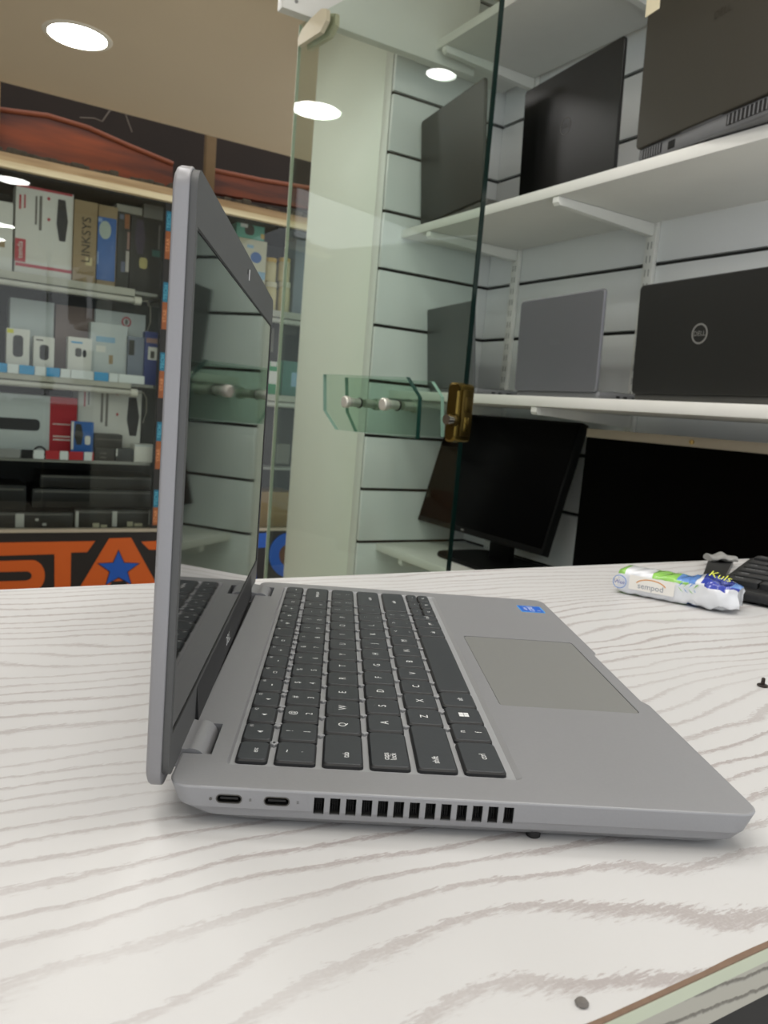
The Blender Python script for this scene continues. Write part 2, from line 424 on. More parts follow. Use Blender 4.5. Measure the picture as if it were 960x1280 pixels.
# feet
for x, y in ((131, 5.5), (131, 160), (186, 16), (186, W - 16), (34, 16), (34, W - 16)):
    g = G(); g.lathe([(2.2, 0), (2.6, .3), (2.6, 1.7), (2.4, 2.6)], BLACK, (x, y, .0)); g.build('foot', LAP, scale=.001)
# hinges
for y0, y1 in ((25.9, 53.7), (277.0, 302.7)):
    g = G(); prof = []
    cx, cz, r = 3.4, 10.4, 6.2
    pr = [(-5.5, 18), (-3.4, 17.0)] + [(cx + r * math.sin(rad(a)), cz + r * math.cos(rad(a))) for a in range(-20, 101, 12)] + [(cx + 4, 9), (-3, 9)]
    g.loft([[(x, y0, z) for x, z in pr], [(x, y0 + .3, z) for x, z in pr], [(x, y1 - .3, z) for x, z in pr], [(x, y1, z) for x, z in pr]], ALU)
    g.build('hinge', LAP, scale=.001, fixn=True)
g = G(); g.box(-7.0, 56, 5.5, -.3, 275, 10.5, BEZD, .8); g.build('hinge_gap_filler', LAP, scale=.001)  # dark box added to keep the gap between lid and deck dark
# lid (yawed 0.8 degrees about its near edge, standing upright)
LID = empty('lid'); LID.parent = LAP; LID.rotation_euler = (0, 0, rad(.75)); LID.location = (0, 0, 0)
LZ0, LZ1 = 11.7, 220.3
def yz(x, i, r): return [(x, y, z) for y, z in rrect(i, LZ0 + i, W - i, LZ1 - i, r, 6)]
g = G(); shell = mat('lid_shell', '#8b8b8e', .42, .4, .03, 900)
g.loft([yz(-7.7, 3.0, 6), yz(-7.5, 1.5, 7), yz(-6.9, .5, 7.5), yz(-6.0, 0, 8), yz(-2.5, 0, 8), yz(-2.2, .3, 7.8)], shell)
g.build('lid_shell', LID, scale=.001, fixn=True)
g = G()
YZ = Matrix(((0, 0, 1, 0), (1, 0, 0, 0), (0, 1, 0, 0), (0, 0, 0, 1)))   # 2D (y,z) extruded along x
SYZ = (5.0, 31.0, W - 5.0, 201.5)
g.ring(rrect(.9, LZ0 + 4, W - .9, LZ1 - .9, 7, 6), rrect(SYZ[0], SYZ[1], SYZ[2], SYZ[3], .6, 6), -2.3, .2, BEZ, M=YZ)
g.ring(rrect(SYZ[0], SYZ[1], SYZ[2], SYZ[3], .6, 6), rrect(SYZ[0] + .8, SYZ[1] + .8, SYZ[2] - .8, SYZ[3] - .8, .4, 6), -1.6, .05, BEZD, M=YZ)
g.build('bezel', LID, scale=.001, fixn=True)
scr = bpy.data.materials.new('glossy_screen'); scr.use_nodes = True
b = scr.node_tree.nodes['Principled BSDF']; b.inputs['Base Color'].default_value = (.012, .013, .013, 1); b.inputs['Roughness'].default_value = .035; b.inputs['IOR'].default_value = 1.95
g = G(); g.box(-1.9, SYZ[0] + .4, SYZ[1] + .4, -.25, SYZ[2] - .4, SYZ[3] - .4, scr); g.build('screen', LID, smooth=None, scale=.001)
# bevelled strip under the screen with the maker's letters
g = G()
pr = [(-2.3, 12.2), (.6, 12.2), (1.5, 14), (1.5, 16.5), (.25, 29.5), (-2.3, 29.5)]
g.loft([[(x, y, z) for x, z in pr] for y in (56, 275)], BEZD)
M = Matrix.Translation((1.12, 151, 21.6)) @ Matrix(((0, -.09, .996), (1, 0, 0), (0, .996, .09))).to_4x4()
g.text('DELL', 6.5, M, LEG)
g.build('hinge_cover', LID, smooth=None, scale=.001, fixn=True)
g = G(); g.box(.15, 157.5, 208.5, .5, 158.3, 213.8, mat('slider_white', '#f2f2f0', .4)); g.box(.1, 150, 210.5, .35, 152.4, 212.9, BLACK, .1); g.build('camera_shutter', LID, scale=.001)

# ================================================================== TABLE
TA = rad(27.7)
TBL = empty('table', (0, 0, 0), TA)
tag(TBL, 'long counter table with white wood-grain laminate top under the silver laptop', 'table')
TN0, TN1, TU0, TU1 = -.1315, .353, -.95, 1.18
g = G(); g.box(TU0, TN0, -.0025, TU1, TN1, 0, WOODN); g.build('tabletop', TBL, smooth=None)
g = G(); g.box(TU0, TN0 + .001, -.018, TU1, TN1 - .001, -.0025, mat('board_core', '#9a917f', .8)); g.build('core_board', TBL, smooth=None)
g = G(); g.box(TU0, TN0 - .001, -.0168, TU1, TN0 + .0012, -.0048, EDGEG); g.build('edge_band', TBL, smooth=None, label='grey wood-grain edge band')
g = G(); g.box(TU0, TN0 - .0012, -.0048, TU1, TN0 + .0012, -.0004, mat('edge_glue_line', '#bcc3ae', .5)); g.build('edge_lip', TBL, smooth=None, label='pale green edge line')
# chipped brown strip along the top edge
g = G(); brown = mat('chipped_brown', '#7a6453', .9, 0, .2, 300)
u = TU0
random.seed(3)
prev = .0012; outer, inner = [], []
while u < TU1:
    wdt = .0003 + .0005 * random.random()
    if random.random() < .02: wdt += .0016
    outer.append((u, TN0 - .0011)); inner.append((u, TN0 + wdt)); u += .006 + .008 * random.random()
vs0 = [g.bm.verts.new((x, y, .00012)) for x, y in outer]; vs1 = [g.bm.verts.new((x, y, .00012)) for x, y in inner]; vs2 = [g.bm.verts.new((x, y, -.0004)) for x, y in outer]
for i in range(len(vs0) - 1):
    g.face((vs0[i], vs0[i + 1], vs1[i + 1], vs1[i]), brown); g.face((vs2[i], vs2[i + 1], vs0[i + 1], vs0[i]), brown)
g.build('chipped_edge', TBL, smooth=None, label='brown chipped top edge')
g = G(); g.box(TU0, TN0 + .02, -.75, TU1, TN0 + .04, -.018, BLACK); g.build('front_panel', TBL, smooth=None, label='black front panel')
g = G(); g.box(TU0, TN1 - .05, -.75, TU1, TN1 - .03, -.018, BLACK); g.build('rear_panel', TBL, smooth=None)
for uu in (TU0, TU1 - .02):
    g = G(); g.box(uu, TN0 + .04, -.75, uu + .02, TN1 - .05, -.018, BLACK); g.build('side_panel', TBL, smooth=None)

ck = hit(735, 1264, Vector((0, 0, 0)), Vector((0, 0, 1)))
g = G(); g.lathe([(.0016, 0), (.0019, .0006), (.0013, .0014), (.0004, .0017)], mat('chip_grey', '#6c6864', .8, 0, .3, 400), n=9)
o = g.build('crumb', loc=(ck.x - .001, ck.y + .0022, 0)); tag(o, 'tiny grey crumb at the chipped near edge of the table', 'crumb')
# screw on the table
scp = hit(953, 858, Vector((0, 0, 0)), Vector((0, 0, 1)))
g = G(); dk = mat('dark_screw', '#3a3430', .4, .7)
g.lathe([(.0016, 0), (.0031, .0002), (.0033, .0008), (.0029, .0013), (.0013, .0014), (.0012, .0016), (.0013, .0022), (.0010, .0025), (.0013, .0031), (.0010, .0034), (.0013, .004), (.0010, .0043), (.0012, .005), (.0005, .0056)], dk, n=16)
o = g.build('screw', loc=scp); tag(o, 'tiny dark screw standing on its head on the white table', 'screw')

# ================================================================== WRAPPED PACKET
PK = empty('wrapped_packet', (.366, .4225, 0), rad(-36))
tag(PK, 'crumpled clear plastic packet with green and blue print beside the black keyboard', 'packet')
clearw = mat('milky_plastic', '#e6e9ee', .18, 0, .05, 60, spec=.6, coat=.5)
pkg = mat('packet_green', '#8cc65a', .25, 0, .1, 80, coat=.5); pkb = mat('packet_blue', '#2c3fa6', .22, 0, .25, 120, coat=.6); pkl = mat('packet_mid_blue', '#5f8fd6', .25, 0, .25, 150, coat=.5)
cell = mat('packet_label_white', '#f0eee8', .3, coat=.3)
def pk_ring(t):
    """cross-section of the packet along its length, t in 0..1: local x along, y away from viewer, z up"""
    x = -.052 + .104 * t
    if t < .62: h, d = .0235, .0175
    else:
        k = (t - .62) / .38; h = .0235 + .002 * math.sin(k * 6); d = .0175 + .006 * math.sin(k * 3.1)
    e = 1.0
    if t < .04: e = .80 + 5 * t
    if t > .93: e = 1 - (t - .93) * 4.0
    pts = []
    n = 40
    for i in range(n):
        a = 2 * math.pi * i / n
        ca, sa = math.cos(a), math.sin(a); p = .42
        yy = math.copysign(abs(ca) ** p, ca) * d * e; zz = math.copysign(abs(sa) ** p, sa) * h / 2 * e
        amp = .0003 + 0
        yy += amp * math.sin(9 * t * 7 + a * 3) + amp * .8 * math.sin(31 * t + 5 * a)
        zz += amp * math.sin(11 * t * 5 + a * 4 + 1) + amp * .7 * math.sin(47 * t + 3 * a)
        pts.append(Vector((x, yy, max(.0003, zz + .0118 * 1.0 + (.0014 if t > .6 else 0)))))
    return pts
g = G()
rings = [pk_ring(i / 60) for i in range(61)]
jr = random.Random(4)
for i, r in enumerate(rings):
    if i > 33:
        k = min(1, (i - 33) / 9)
        for q in r:
            d = noise.noise_vector(q * 95 + Vector((3, 7, 1))) * .0034 + noise.noise_vector(q * 260) * .0012
            q.x += d.x * k; q.y += d.y * k; q.z = max(.0003, q.z + d.z * k * .8)
VV = [[g.bm.verts.new(p) for p in r] for r in rings]
n = 40
for i in range(60):
    t = (i + .5) / 60
    for k in range(n):
        a = 360 * (k + .5) / n
        m = clearw
        if t < .60:
            if 20 < a < 160: m = pkg if (t > .30 or t < .06 or a < 70) else clearw
            if 60 < a < 165 and .30 < t < .58: m = pkg
            if 188 < a < 236: m = clearw
            if 236 <= a < 300: m = cell if .2 < t < .5 else pkg
            if .50 < t < .60 and 70 < a < 140: m = pkl
        else:
            if 50 < a < 140 and t > .70: m = pkb
            if 140 <= a < 165 and .74 < t < .9: m = pkb
            if a < 130 and t > .93: m = pkl
            if .60 < t < .67 and 60 < a < 165: m = pkl
            if 235 < a < 290 and t < .68: m = pkl
        g.face((VV[i][k], VV[i + 1][k], VV[i + 1][(k + 1) % n], VV[i][(k + 1) % n]), m)
g.face(list(reversed(VV[0])), clearw); g.face(VV[-1], clearw)
g.build('wrapper', PK, smooth=50, fixn=True)
# printed label on the near face
g = G(); FM = Matrix(((1, 0, 0, 0), (0, 0, -1, 0), (0, 1, 0, 0), (0, 0, 0, 1)))
yl = -.01905
FL = Matrix.Translation((0, yl, 0)) @ FM
g.prism(rrect(-.040, .0065, .000, .0195, .001), 0, .0003, cell, M=FL)
g.text('sempod', .0072, Matrix.Translation((-.0205, yl - .0005, .0108)) @ FM, mat('print_grey', '#8f97a3', .5))
arc = [(-.0205 + .0135 * math.cos(rad(a)), .0118 + .0062 * math.sin(rad(a))) for a in range(15, 166, 10)]
arc2 = [(-.0205 + .0128 * math.cos(rad(a)), .0113 + .0058 * math.sin(rad(a))) for a in range(165, 14, -10)]
g.prism(arc + arc2, .0003, .0005, mat('print_orange', '#d99a55', .5), M=FL)
oval = [(-.0485 + .0062 * math.cos(rad(a)), .0115 + .0062 * math.sin(rad(a))) for a in range(0, 360, 15)]
ovi = [(-.0485 + .0056 * math.cos(rad(a)), .0115 + .0056 * math.sin(rad(a))) for a in range(0, 360, 15)]
g.ring(oval, ovi, 0, .0004, pkl, M=FL)
g.text('Wee', .005, Matrix.Translation((-.0485, yl - .0005, .0112)) @ FM, pkb)
for i in range(4):
    x = .003 + .0042 * i
    g.prism([(x, .017), (x + .002, .019), (x + .0042, .0212), (x + .002, .0205)], 0, .0005, pkg if i % 2 else pkl, M=FL)
    g.prism([(x, .0165), (x + .002, .0145), (x + .0042, .0125), (x + .002, .0138)], 0, .0005, pkl if i % 2 else pkg, M=FL)
g.build('label', PK, smooth=None, label='white printed label with orange arc', fixn=False)
g = G()
TM = Matrix.Translation((.034, -.004, .0292)) @ Matrix.Rotation(rad(28), 4, 'X') @ Matrix.Rotation(rad(-14), 4, 'Z')
g.text('Kuls', .0115, TM, mat('print_yellow', '#cfd64a', .5)); g.build('yellow_print', PK, smooth=None, label='yellow lettering on the blue end')

# ================================================================== BLACK KEYBOARD
KBB = empty('black_keyboard', (.408, .446, 0), rad(-39))
tag(KBB, 'black desktop keyboard lying at the table end behind the plastic packet', 'keyboard')
kbm = mat('keyboard_black', '#161718', .42, 0, .1, 300); kbk = mat('keycap_black', '#1d1e20', .45, 0, .1, 500, bump=.05)
KW, KD = 440, 165
g = G()
def kbl(i, zf, zb):
    return [(x, y, zf + (zb - zf) * max(0, y) / KD) for x, y in rrect(i, i, KW - i, KD - i, 9 - min(i, 6), 4)]
g.loft([kbl(3, 2.5, 2.5), kbl(0, 4, 4), kbl(0, 9, 17), kbl(1.4, 12, 22), kbl(4, 12.6, 23)], kbm)
g.build('case', KBB, scale=.001, fixn=True)
for x in (12, KW - 24):
    for y in (8, KD - 16):
        g = G(); g.box(x, y, 0, x + 14, y + 6, 3, BLACK, .4); g.build('foot', KBB, scale=.001)
krows = [[('Ctrl', 1.5), ('', 1.25), ('Alt', 1.25), ('', 6), ('Alt', 1.25), ('Ctrl', 1.5)], [('Shift', 2.25)] + [(c_, 1) for c_ in 'ZXCVBNM,./'] + [('Shift', 1.5)],
         [('Caps Lock', 1.75)] + [(c_, 1) for c_ in 'ASDFGHJKL;'] + [('Enter', 2)], [('Tab', 1.5)] + [(c_, 1) for c_ in 'QWERTYUIOP[]'], [(c_, 1) for c_ in '`1234567890-='] + [('Back', .8)],
         [('Esc', 1)] + [('F%d' % k, 1) for k in range(1, 13)]]
klg = mat('keycap_print', '#d0d3d4', .6)
for r, row in enumerate(krows):
    x = 8.5; y0 = 14 + r * 22.5 + (6 if r == 5 else 0)
    zb = 12.4 + 10.4 * (y0 + 10) / KD
    for t, w in row:
        g = G(); x1 = x + w * 19
        key_geo(g, x + .6, y0 + .6, x1 - .6, y0 + 21.0, zb - .8, zb + 5.5, taper=2.2, r=1.5, cap=kbk, side=kbm)
        if t: g.text(t, 4.2 if len(t) > 1 else 6, Matrix.Translation((x + 5.5 if len(t) > 1 else (x + x1) / 2 - 2, y0 + 14, zb + 5.56)), klg, 'LEFT' if len(t) > 1 else 'CENTER')
        g.build('key', KBB, smooth=40, scale=.001); x = x1
# thin black sleeve sticking out from under the keyboard, with a grey scrap on it
g = G(); pol = [hit(a, b_, Vector((0, 0, .006)), Vector((0, 0, 1))) for a, b_ in ((866, 727.5), (874, 721.5), (879, 718), (885, 701), (890, 697), (917, 700))]
pol += [Vector((.462, .528, 0)), Vector((.405, .452, 0))]
o0 = pol[0].copy()
g.loft([[(p.x - o0.x, p.y - o0.y, z) for p in pol] for z in (0, .0045, .006)], kbm)
o = g.build('black_sleeve', loc=(o0.x, o0.y, 0), smooth=40, fixn=True); tag(o, 'flat black sleeve sticking out beside the black keyboard', 'sleeve')
g = G(); gs = mat('grey_scrap', '#8f8f8c', .6, 0, .3, 90)
sa = hit(884, 700, Vector((0, 0, .0065)), Vector((0, 0, 1))); sb = hit(917, 701.5, Vector((0, 0, .0065)), Vector((0, 0, 1)))
sd = sb - sa; ln = sd.length
loops = []
for i in range(15):
    t = i / 14; x = -ln / 2 + ln * t; e = .55 + .45 * math.sin(math.pi * (.12 + .76 * t))
    loops.append([(x, .012 * e * math.cos(a_), max(0, .0042 * e + .0045 * e * math.sin(a_) * (1 + .3 * math.sin(9 * t + a_ * 2)) + .0009 * math.sin(13 * t + a_))) for a_ in [2 * math.pi * k / 14 for k in range(14)]])
g.loft(loops, gs)
mid_ = (sa + sb) / 2
o = g.build('plastic_scrap', loc=(mid_.x, mid_.y, .0062), rotz=math.atan2(sd.y, sd.x), smooth=40, fixn=True)
tag(o, 'small crumpled grey scrap on the black sleeve behind the packet', 'scrap')

# ================================================================== SHOP: SLATWALL, PARTITION
Z0 = -.75; ZC = 1.205
GZ = [.912 - .138 * k for k in range(-2, 13)]
def slat_panel(g, axis, a0, a1, off):
    """boards between grooves; axis 'x' = back wall (face at y=0), 'y' = side wall (face at x=0)"""
    zs = [Z0] + sorted(z for z in GZ if Z0 + .02 < z < ZC - .01) + [ZC]
    for z0, z1 in zip(zs, zs[1:]):
        lo = z0 + (.004 if z0 > Z0 else 0); hi = z1 - (.004 if z1 < ZC else 0)
        if axis == 'x': g.box(a0, 0, lo, a1, .012, hi, SLAT, .0012)
        else: g.box(-.012, a0, lo, 0, a1, hi, SLAT, .0012)
    if axis == 'x': g.box(a0, .010, Z0, a1, .03, ZC, GROOVE)
    else: g.box(-.03, a0, Z0, -.010, a1, ZC, GROOVE)
g = G(); slat_panel(g, 'x', .0003, 1.2, 0); struct(sbuild(g, 'wall_back', smooth=30))
g = G(); slat_panel(g, 'y', -.336, .03, 0); struct(sbuild(g, 'wall_left', smooth=30))
COLM = mat('column_offwhite', '#ecefe4', .45, 0, .05, 4)
g = G(); g.box(-.455, -.336, Z0, -.048, .02, ZC, COLM, .003); struct(sbuild(g, 'column_end_panel', smooth=30))
g = G(); g.box(-.0475, -.3375, Z0, -.0125, .02, ZC, WHITE, .001); struct(sbuild(g, 'trim_1', smooth=30))
# floor and ceiling
FLM = mat('floor_tile', '#bdb5a6', .35, 0, .12, 6); CEM = mat('ceiling_paint', '#d4c4a8', .7, 0, .04, 3)
g = G(); g.box(-3.2, -3.4, -.80, 2.6, 1.4, Z0, FLM); struct(sbuild(g, 'floor', smooth=None))
LAMPS = [(-.986, -.899), (-.77, -1.47), (-.19, -1.44), (-.47, -.872), (.45, -1.42), (1.05, -1.42), (1.65, -1.42), (.95, -.80), (1.6, -.80), (1.1, -2.05), (1.75, -2.05), (.3, -2.05), (1.25, -.42)]  # visible and glass-reflected downlights first; the rest added unseen for brightness
CX0 = -1.578
g = G(); g.box(CX0, -3.3, ZC, 2.5, .6, ZC + .05, CEM); struct(sbuild(g, 'ceiling', smooth=None))
LEMIT = bpy.data.materials.new('lamp_diffuser'); LEMIT.use_nodes = True
b = LEMIT.node_tree.nodes['Principled BSDF']; b.inputs['Base Color'].default_value = (1, 1, 1, 1)
b.inputs['Emission Color'].default_value = (1, .985, .96, 1); b.inputs['Emission Strength'].default_value = 26
for i, (x, y) in enumerate(LAMPS):
    L = sroot('recessed_downlight', (x, y, ZC))
    q = .5 if i == 2 else 1.0
    g = G(); g.lathe([(.083 * q, -.0005), (.086 * q, -.004), (.094 * q, -.004), (.101 * q, -.0015), (.102 * q, 0)], mat('lamp_trim', '#e9e3d2', .5), n=40); g.build('trim_ring', L)
    g = G(); g.lathe([(.0845 * q, -.0006), (.0845 * q, -.0026), (.05 * q, -.0032), (.002, -.0034)], LEMIT, n=40); g.build('diffuser', L)
    tag(L, 'round recessed downlight in the beige ceiling above the accessory cabinet' if i == 0 else 'round recessed downlight matched to a glass reflection or added unseen to brighten the shop', 'ceiling light', 'recessed ceiling downlights')

# shelf uprights with slots
SLOT = mat('slot_grey', '#8f908c', .7)
for i, x in enumerate((.121, .556, 1.09)):
    g = G(); g.box(x - .013, -.012, Z0, x + .013, -.0005, ZC, WHITE, .0015)
    z = -.2
    while z < 1.1:
        g.box(x - .0055, -.0128, z, x - .0035, -.0118, z + .014, SLOT); g.box(x + .0035, -.0128, z, x + .0055, -.0118, z + .014, SLOT); z += .028
    o = sbuild(g, 'shelf_upright', smooth=30)
    tag(o, ('white slotted shelf upright near the corner of the slatwall', 'white slotted shelf upright behind the silver and black laptops', 'white slotted shelf upright near the right end of the shelves')[i], 'shelf upright', 'slotted shelf uprights')
SHELVES = [(1.012, 'highest'), (.599, 'second'), (.202, 'third'), (-.194, 'lowest')]
SLAB = ('highest white wall shelf, empty on its underside', 'white wall shelf carrying the row of three dark laptops', 'white wall shelf at eye level carrying grey, silver and black laptops', 'low white shelf under the two black monitors')
FY = -.284
for (zt, nm), lb_ in zip(SHELVES, SLAB):
    S = sroot('wall_shelf', (0, 0, zt)); tag(S, lb_, 'shelf', 'white slatwall shelves')
    g = G(); g.box(.002, FY, -.020, 1.12, -.014, 0, SHELFW, .0012); g.build('board', S, smooth=30)
    for x in (.121, .556, 1.09):
        g = G()
        pr = [(-.014, -.021), (-.014, -.046), (-.03, -.046), (FY + .03, -.036), (FY + .008, -.036), (FY + .003, -.031), (FY + .003, -.021)]
        g.loft([[(xx, y, z) for y, z in pr] for xx in (x - .008, x - .0075, x + .0075, x + .008)], WHITE); g.build('bracket', S, smooth=30, fixn=True)

# ================================================================== LAPTOPS ON THE SHELVES
def shelf_laptop(p, rz, w, lh, lean, bd, lidm, basem, label, logo=None, rear=False, tagcard=False):
    L = sroot('laptop', p, rz); tag(L, label, 'laptop', 'display laptops on the wall shelves')
    bh = .030 if rear else .019
    g = G(); g.box(0, .004, .002, w, bd, bh, basem, .004, r=.008, n=4)
    for x in (.02, w - .03):
        for y in (.015, bd - .02): g.box(x, y, 0, x + .02, y + .008, .003, BLACK)
    g.build('base', L)
    g = G(); g.box(.02, .045, bh, w - .02, bd - .06 if bd > .14 else bd - .02, bh + .0015, BLACK, .0005); g.build('keyboard', L)
    if rear:
        for x0_, x1_, n_ in ((.012, .062, 8), (.205, .30, 12)):
            g = G()
            g.box(x0_, .0028, .008, x1_, .0045, .024, BLACK)
            for k in range(n_):
                xx = x0_ + (x1_ - x0_) * (k + .5) / n_; g.box(xx - .0012, .0022, .008, xx + .0012, .0046, .024, basem)
            g.build('rear_vent', L, smooth=None)
        g = G(); g.box(.078, .0028, .008, .094, .0046, .021, BLACK, .001); g.build('rear_port', L)
        g = G(); g.box(.105, .0015, .025, .195, .010, bh + .002, basem, .002); g.build('hinge_bar', L)
    else:
        for x in (.04, w - .07):
            g = G(); g.cyl((x, .009, bh + .001), (x + .03, .009, bh + .001), .006, BLACK, n=14); g.build('hinge', L)
        g = G()
        for k, (yy, ww) in enumerate(((.05, .009), (.068, .009), (.09, .014))):
            g.box(w - .0008, yy, .008, w + .0004, yy + ww, .0125, BLACK)
        g.build('side_ports', L, smooth=None)
    T = Matrix.Translation((0, .006, bh - .003)) @ Matrix.Rotation(lean, 4, 'X')
    X2 = Matrix(((1, 0, 0, 0), (0, 0, -1, 0), (0, 1, 0, 0), (0, 0, 0, 1)))      # (x, z) drawn in plane, extruded to -y
    lid = empty('lid'); lid.parent = L
    lid.matrix_local = T
    g = G()
    def lp(d, i): return [(x, -d, z) for x, z in rrect(i, i, w - i, lh - i, .008, 5)]
    g.loft([lp(0, .001), lp(.001, 0), lp(.0055, 0), lp(.0068, .0008), lp(.0073, .0022)], lidm); g.build('lid_back', lid, fixn=True)
    g = G(); g.box(.006, 0, .012, w - .006, .0012, lh - .007, BLACK, .0003); g.build('screen', lid)
    cx, cz = w * .495, lh * .52
    FM_ = Matrix(((1, 0, 0, 0), (0, 0, -1, 0), (0, 1, 0, 0), (0, 0, 0, 1)))
    if logo:
        kind, lm = logo
        g = G()
        if kind == 'ring':
            c_ = [(cx + .017 * math.cos(rad(a)), cz + .017 * math.sin(rad(a))) for a in range(0, 360, 10)]
            d_ = [(cx + .0142 * math.cos(rad(a)), cz + .0142 * math.sin(rad(a))) for a in range(0, 360, 10)]
            g.ring(c_, d_, .0072, .0078, lm, M=FM_)
            g.text('DELL', .0115, Matrix.Translation((cx, -.0078, cz)) @ FM_, lm)
        elif kind == 'faint':
            g.text('DELL', .016, Matrix.Translation((cx, -.0076, cz)) @ FM_, lm)
        g.build('logo', lid, smooth=None)
    if tagcard:
        g = G(); g.box(-.004, -.0085, lh - .072, .030, -.0072, lh + .002, mat('tag_cream', '#e6dcbc', .6)); g.build('corner_tag', lid, smooth=None, label='cream paper tag on the lid corner')
    return L
DKG = mat('lid_dark_grey', '#2c2e2d', .4, .3, .06, 200); GLB = mat('lid_gloss_black', '#0b0b0a', .32, 0, .1, 20, spec=.3); OLV = mat('lid_charcoal', '#37342c', .45, .2, .05, 200)
SLV = mat('lid_silver', '#7b7c81', .38, .5, .04, 400); BLK5 = mat('lid_black', '#1d1d1b', .45, .1, .06, 200); GRY0 = mat('lid_mid_grey', '#585b5b', .42, .3, .04, 200)
BSD = mat('base_dark', '#4c4c49', .45, .2); BSG = mat('base_grey', '#77787a', .45, .3)
FAINT = mat('logo_faint', '#26262a', .3, .5); FAINT2 = mat('logo_faint_silver', '#808186', .36, .5); LOGOS = mat('logo_silver', '#a5a4a0', .35, .6); LOGOD = mat('logo_dim', '#38342d', .3, .5)
def place(TL, TR, zt, lean, bd, zs, **k):
    A, B = sz(*TL, zt), sz(*TR, zt)
    d = Vector((B.x - A.x, B.y - A.y, 0)); w = d.length; rz = math.atan2(d.y, d.x)
    lh = (zt - zs - .016) / math.cos(lean)
    back = Vector((-d.y, d.x, 0)).normalized()
    hinge = Vector((A.x, A.y, 0)) + back * (lh * math.sin(lean) - .006 + .006)
    return shelf_laptop((hinge.x, hinge.y, zs), rz, w, lh, lean, bd, **k)
place((527, 152), (607, 95), .858, rad(5), .10, .599, lidm=DKG, basem=BSD, label='dark grey laptop on the second shelf, seen through the glass door')
place((657, 115), (782, 43), .845, rad(2.5), .15, .599, lidm=GLB, basem=BSD, label='glossy black laptop in the middle of the second shelf', logo=('ring', mat('logo_black_ring', '#1a1a19', .2, .5)))
place((534, 387), (592, 375), .418, rad(6), .14, .202, lidm=GRY0, basem=BSG, label='grey laptop on the eye-level shelf, seen through the glass door beside its lock')
place((652, 377), (757, 360), .412, rad(1.5), .14, .202, lidm=SLV, basem=BSG, label='slim silver laptop on the eye-level shelf beside the black one', logo=('faint', FAINT2))
L5A, L5B = sz(801, 357, .412), sz(960, 333, .412)
place((801, 357), (985, 329), .412, rad(2.5), .14, .202, lidm=BLK5, basem=BSD, label='matte black laptop with round silver lid badge on the eye-level shelf', logo=('ring', LOGOS))
h3 = sz(795, 188, .626)
shelf_laptop((h3.x, h3.y, .599), rad(-10), .36, .285, rad(2), .2, OLV, BSG, 'large charcoal laptop with rear vents at the right of the second shelf', logo=('faint', LOGOD), rear=True, tagcard=True)

# ================================================================== MONITORS
MB_ = mat('monitor_black', '#050505', .5, 0, .1, 50, spec=.2); MG = mat('monitor_gloss', '#020202', .25, 0, 0, 10, spec=.08)
bl_ = sy(522, 645, -.162); br_ = sy(676, 700, -.162); tl_ = sy(565, 516, -.085)
w1 = br_.x - bl_.x; zb = (bl_.z + br_.z) / 2; zt = tl_.z
tilt = math.atan2(.077, zt - zb); h1 = math.hypot(.077, zt - zb)
M1 = sroot('monitor', (max(bl_.x, .004), -.162, -.194)); tag(M1, 'black monitor tilted back on a round-footed stand beside the glass door', 'monitor', 'black monitors on the low shelf')
T = Matrix.Translation((0, 0, zb + .194)) @ Matrix.Rotation(-tilt, 4, 'X')
g = G(); g.box(0, 0, 0, w1, .022, h1, MB_, .002, M=T); g.build('casing', M1)
g = G(); g.box(.006, -.0012, .014, w1 - .006, .001, h1 - .006, MG, M=T); g.build('screen', M1, smooth=None)
g = G(); g.box(w1 * .40, -.002, .005, w1 * .42, 0, .009, mat('mon_logo', '#8a8a86', .3, .5), M=T); g.build('logo', M1, smooth=None)
g = G(); g.box(w1 * .52, .045, .008, w1 * .52 + .075, .065, zb + .194 + h1 * .55, MB_, .004); g.build('stand_neck', M1)
g = G(); g.box(w1 * .52 - .10, -.06, 0, w1 * .52 + .165, .125, .010, MB_, .003, r=.05, n=8); g.build('stand_base', M1)
tl2 = sy(735, 536, -.14)
M2 = sroot('monitor', (tl2.x, -.14, -.194)); tag(M2, 'wide black screen with a beige top bar and small camera on the right', 'monitor', 'black monitors on the low shelf')
w2, h2 = .53, tl2.z + .194
BGE = mat('beige_bar', '#a59a86', .45)
g = G(); g.box(0, 0, .045, w2, .03, h2, MB_, .002); g.build('casing', M2)
g = G(); g.box(.002, -.0022, .048, w2 - .002, .001, h2 - .018, MG); g.build('screen', M2, smooth=None)
g = G(); g.box(0, -.003, h2 - .0165, w2, .031, h2 + .001, BGE, .001); g.build('top_bar', M2, label='beige top bar')
g = G(); cm = sy(866, 547, -.143); g.lathe([(.0042, 0), (.0042, .003), (.002, .0042), (.0005, .0044)], mat('camera_gold', '#b79a5a', .3, .6), M=Matrix.Translation((cm.x - tl2.x, -.003, h2 - .008)) @ Matrix.Rotation(rad(90), 4, 'X'), n=16); g.build('camera_dot', M2)
g = G(); g.box(w2 * .35, .012, .006, w2 * .65, .026, .2, MB_, .003); g.build('stand_neck', M2)
g = G(); g.box(w2 * .25, -.08, 0, w2 * .75, .11, .010, mat('stand_grey', '#55565a', .4), .003, r=.04, n=6); g.build('stand_base', M2)

# ================================================================== GLASS DOOR
P0 = CAM + ray(600, 300) / ray(600, 300).dot(CF) * 1.32
DA = rad(86.4 + 41)
DDv = Vector((math.cos(DA), math.sin(DA), 0)); DNv = Vector((-DDv.y, DDv.x, 0))
if DNv.dot(CAM - P0) < 0: sgn = -1
else: sgn = 1
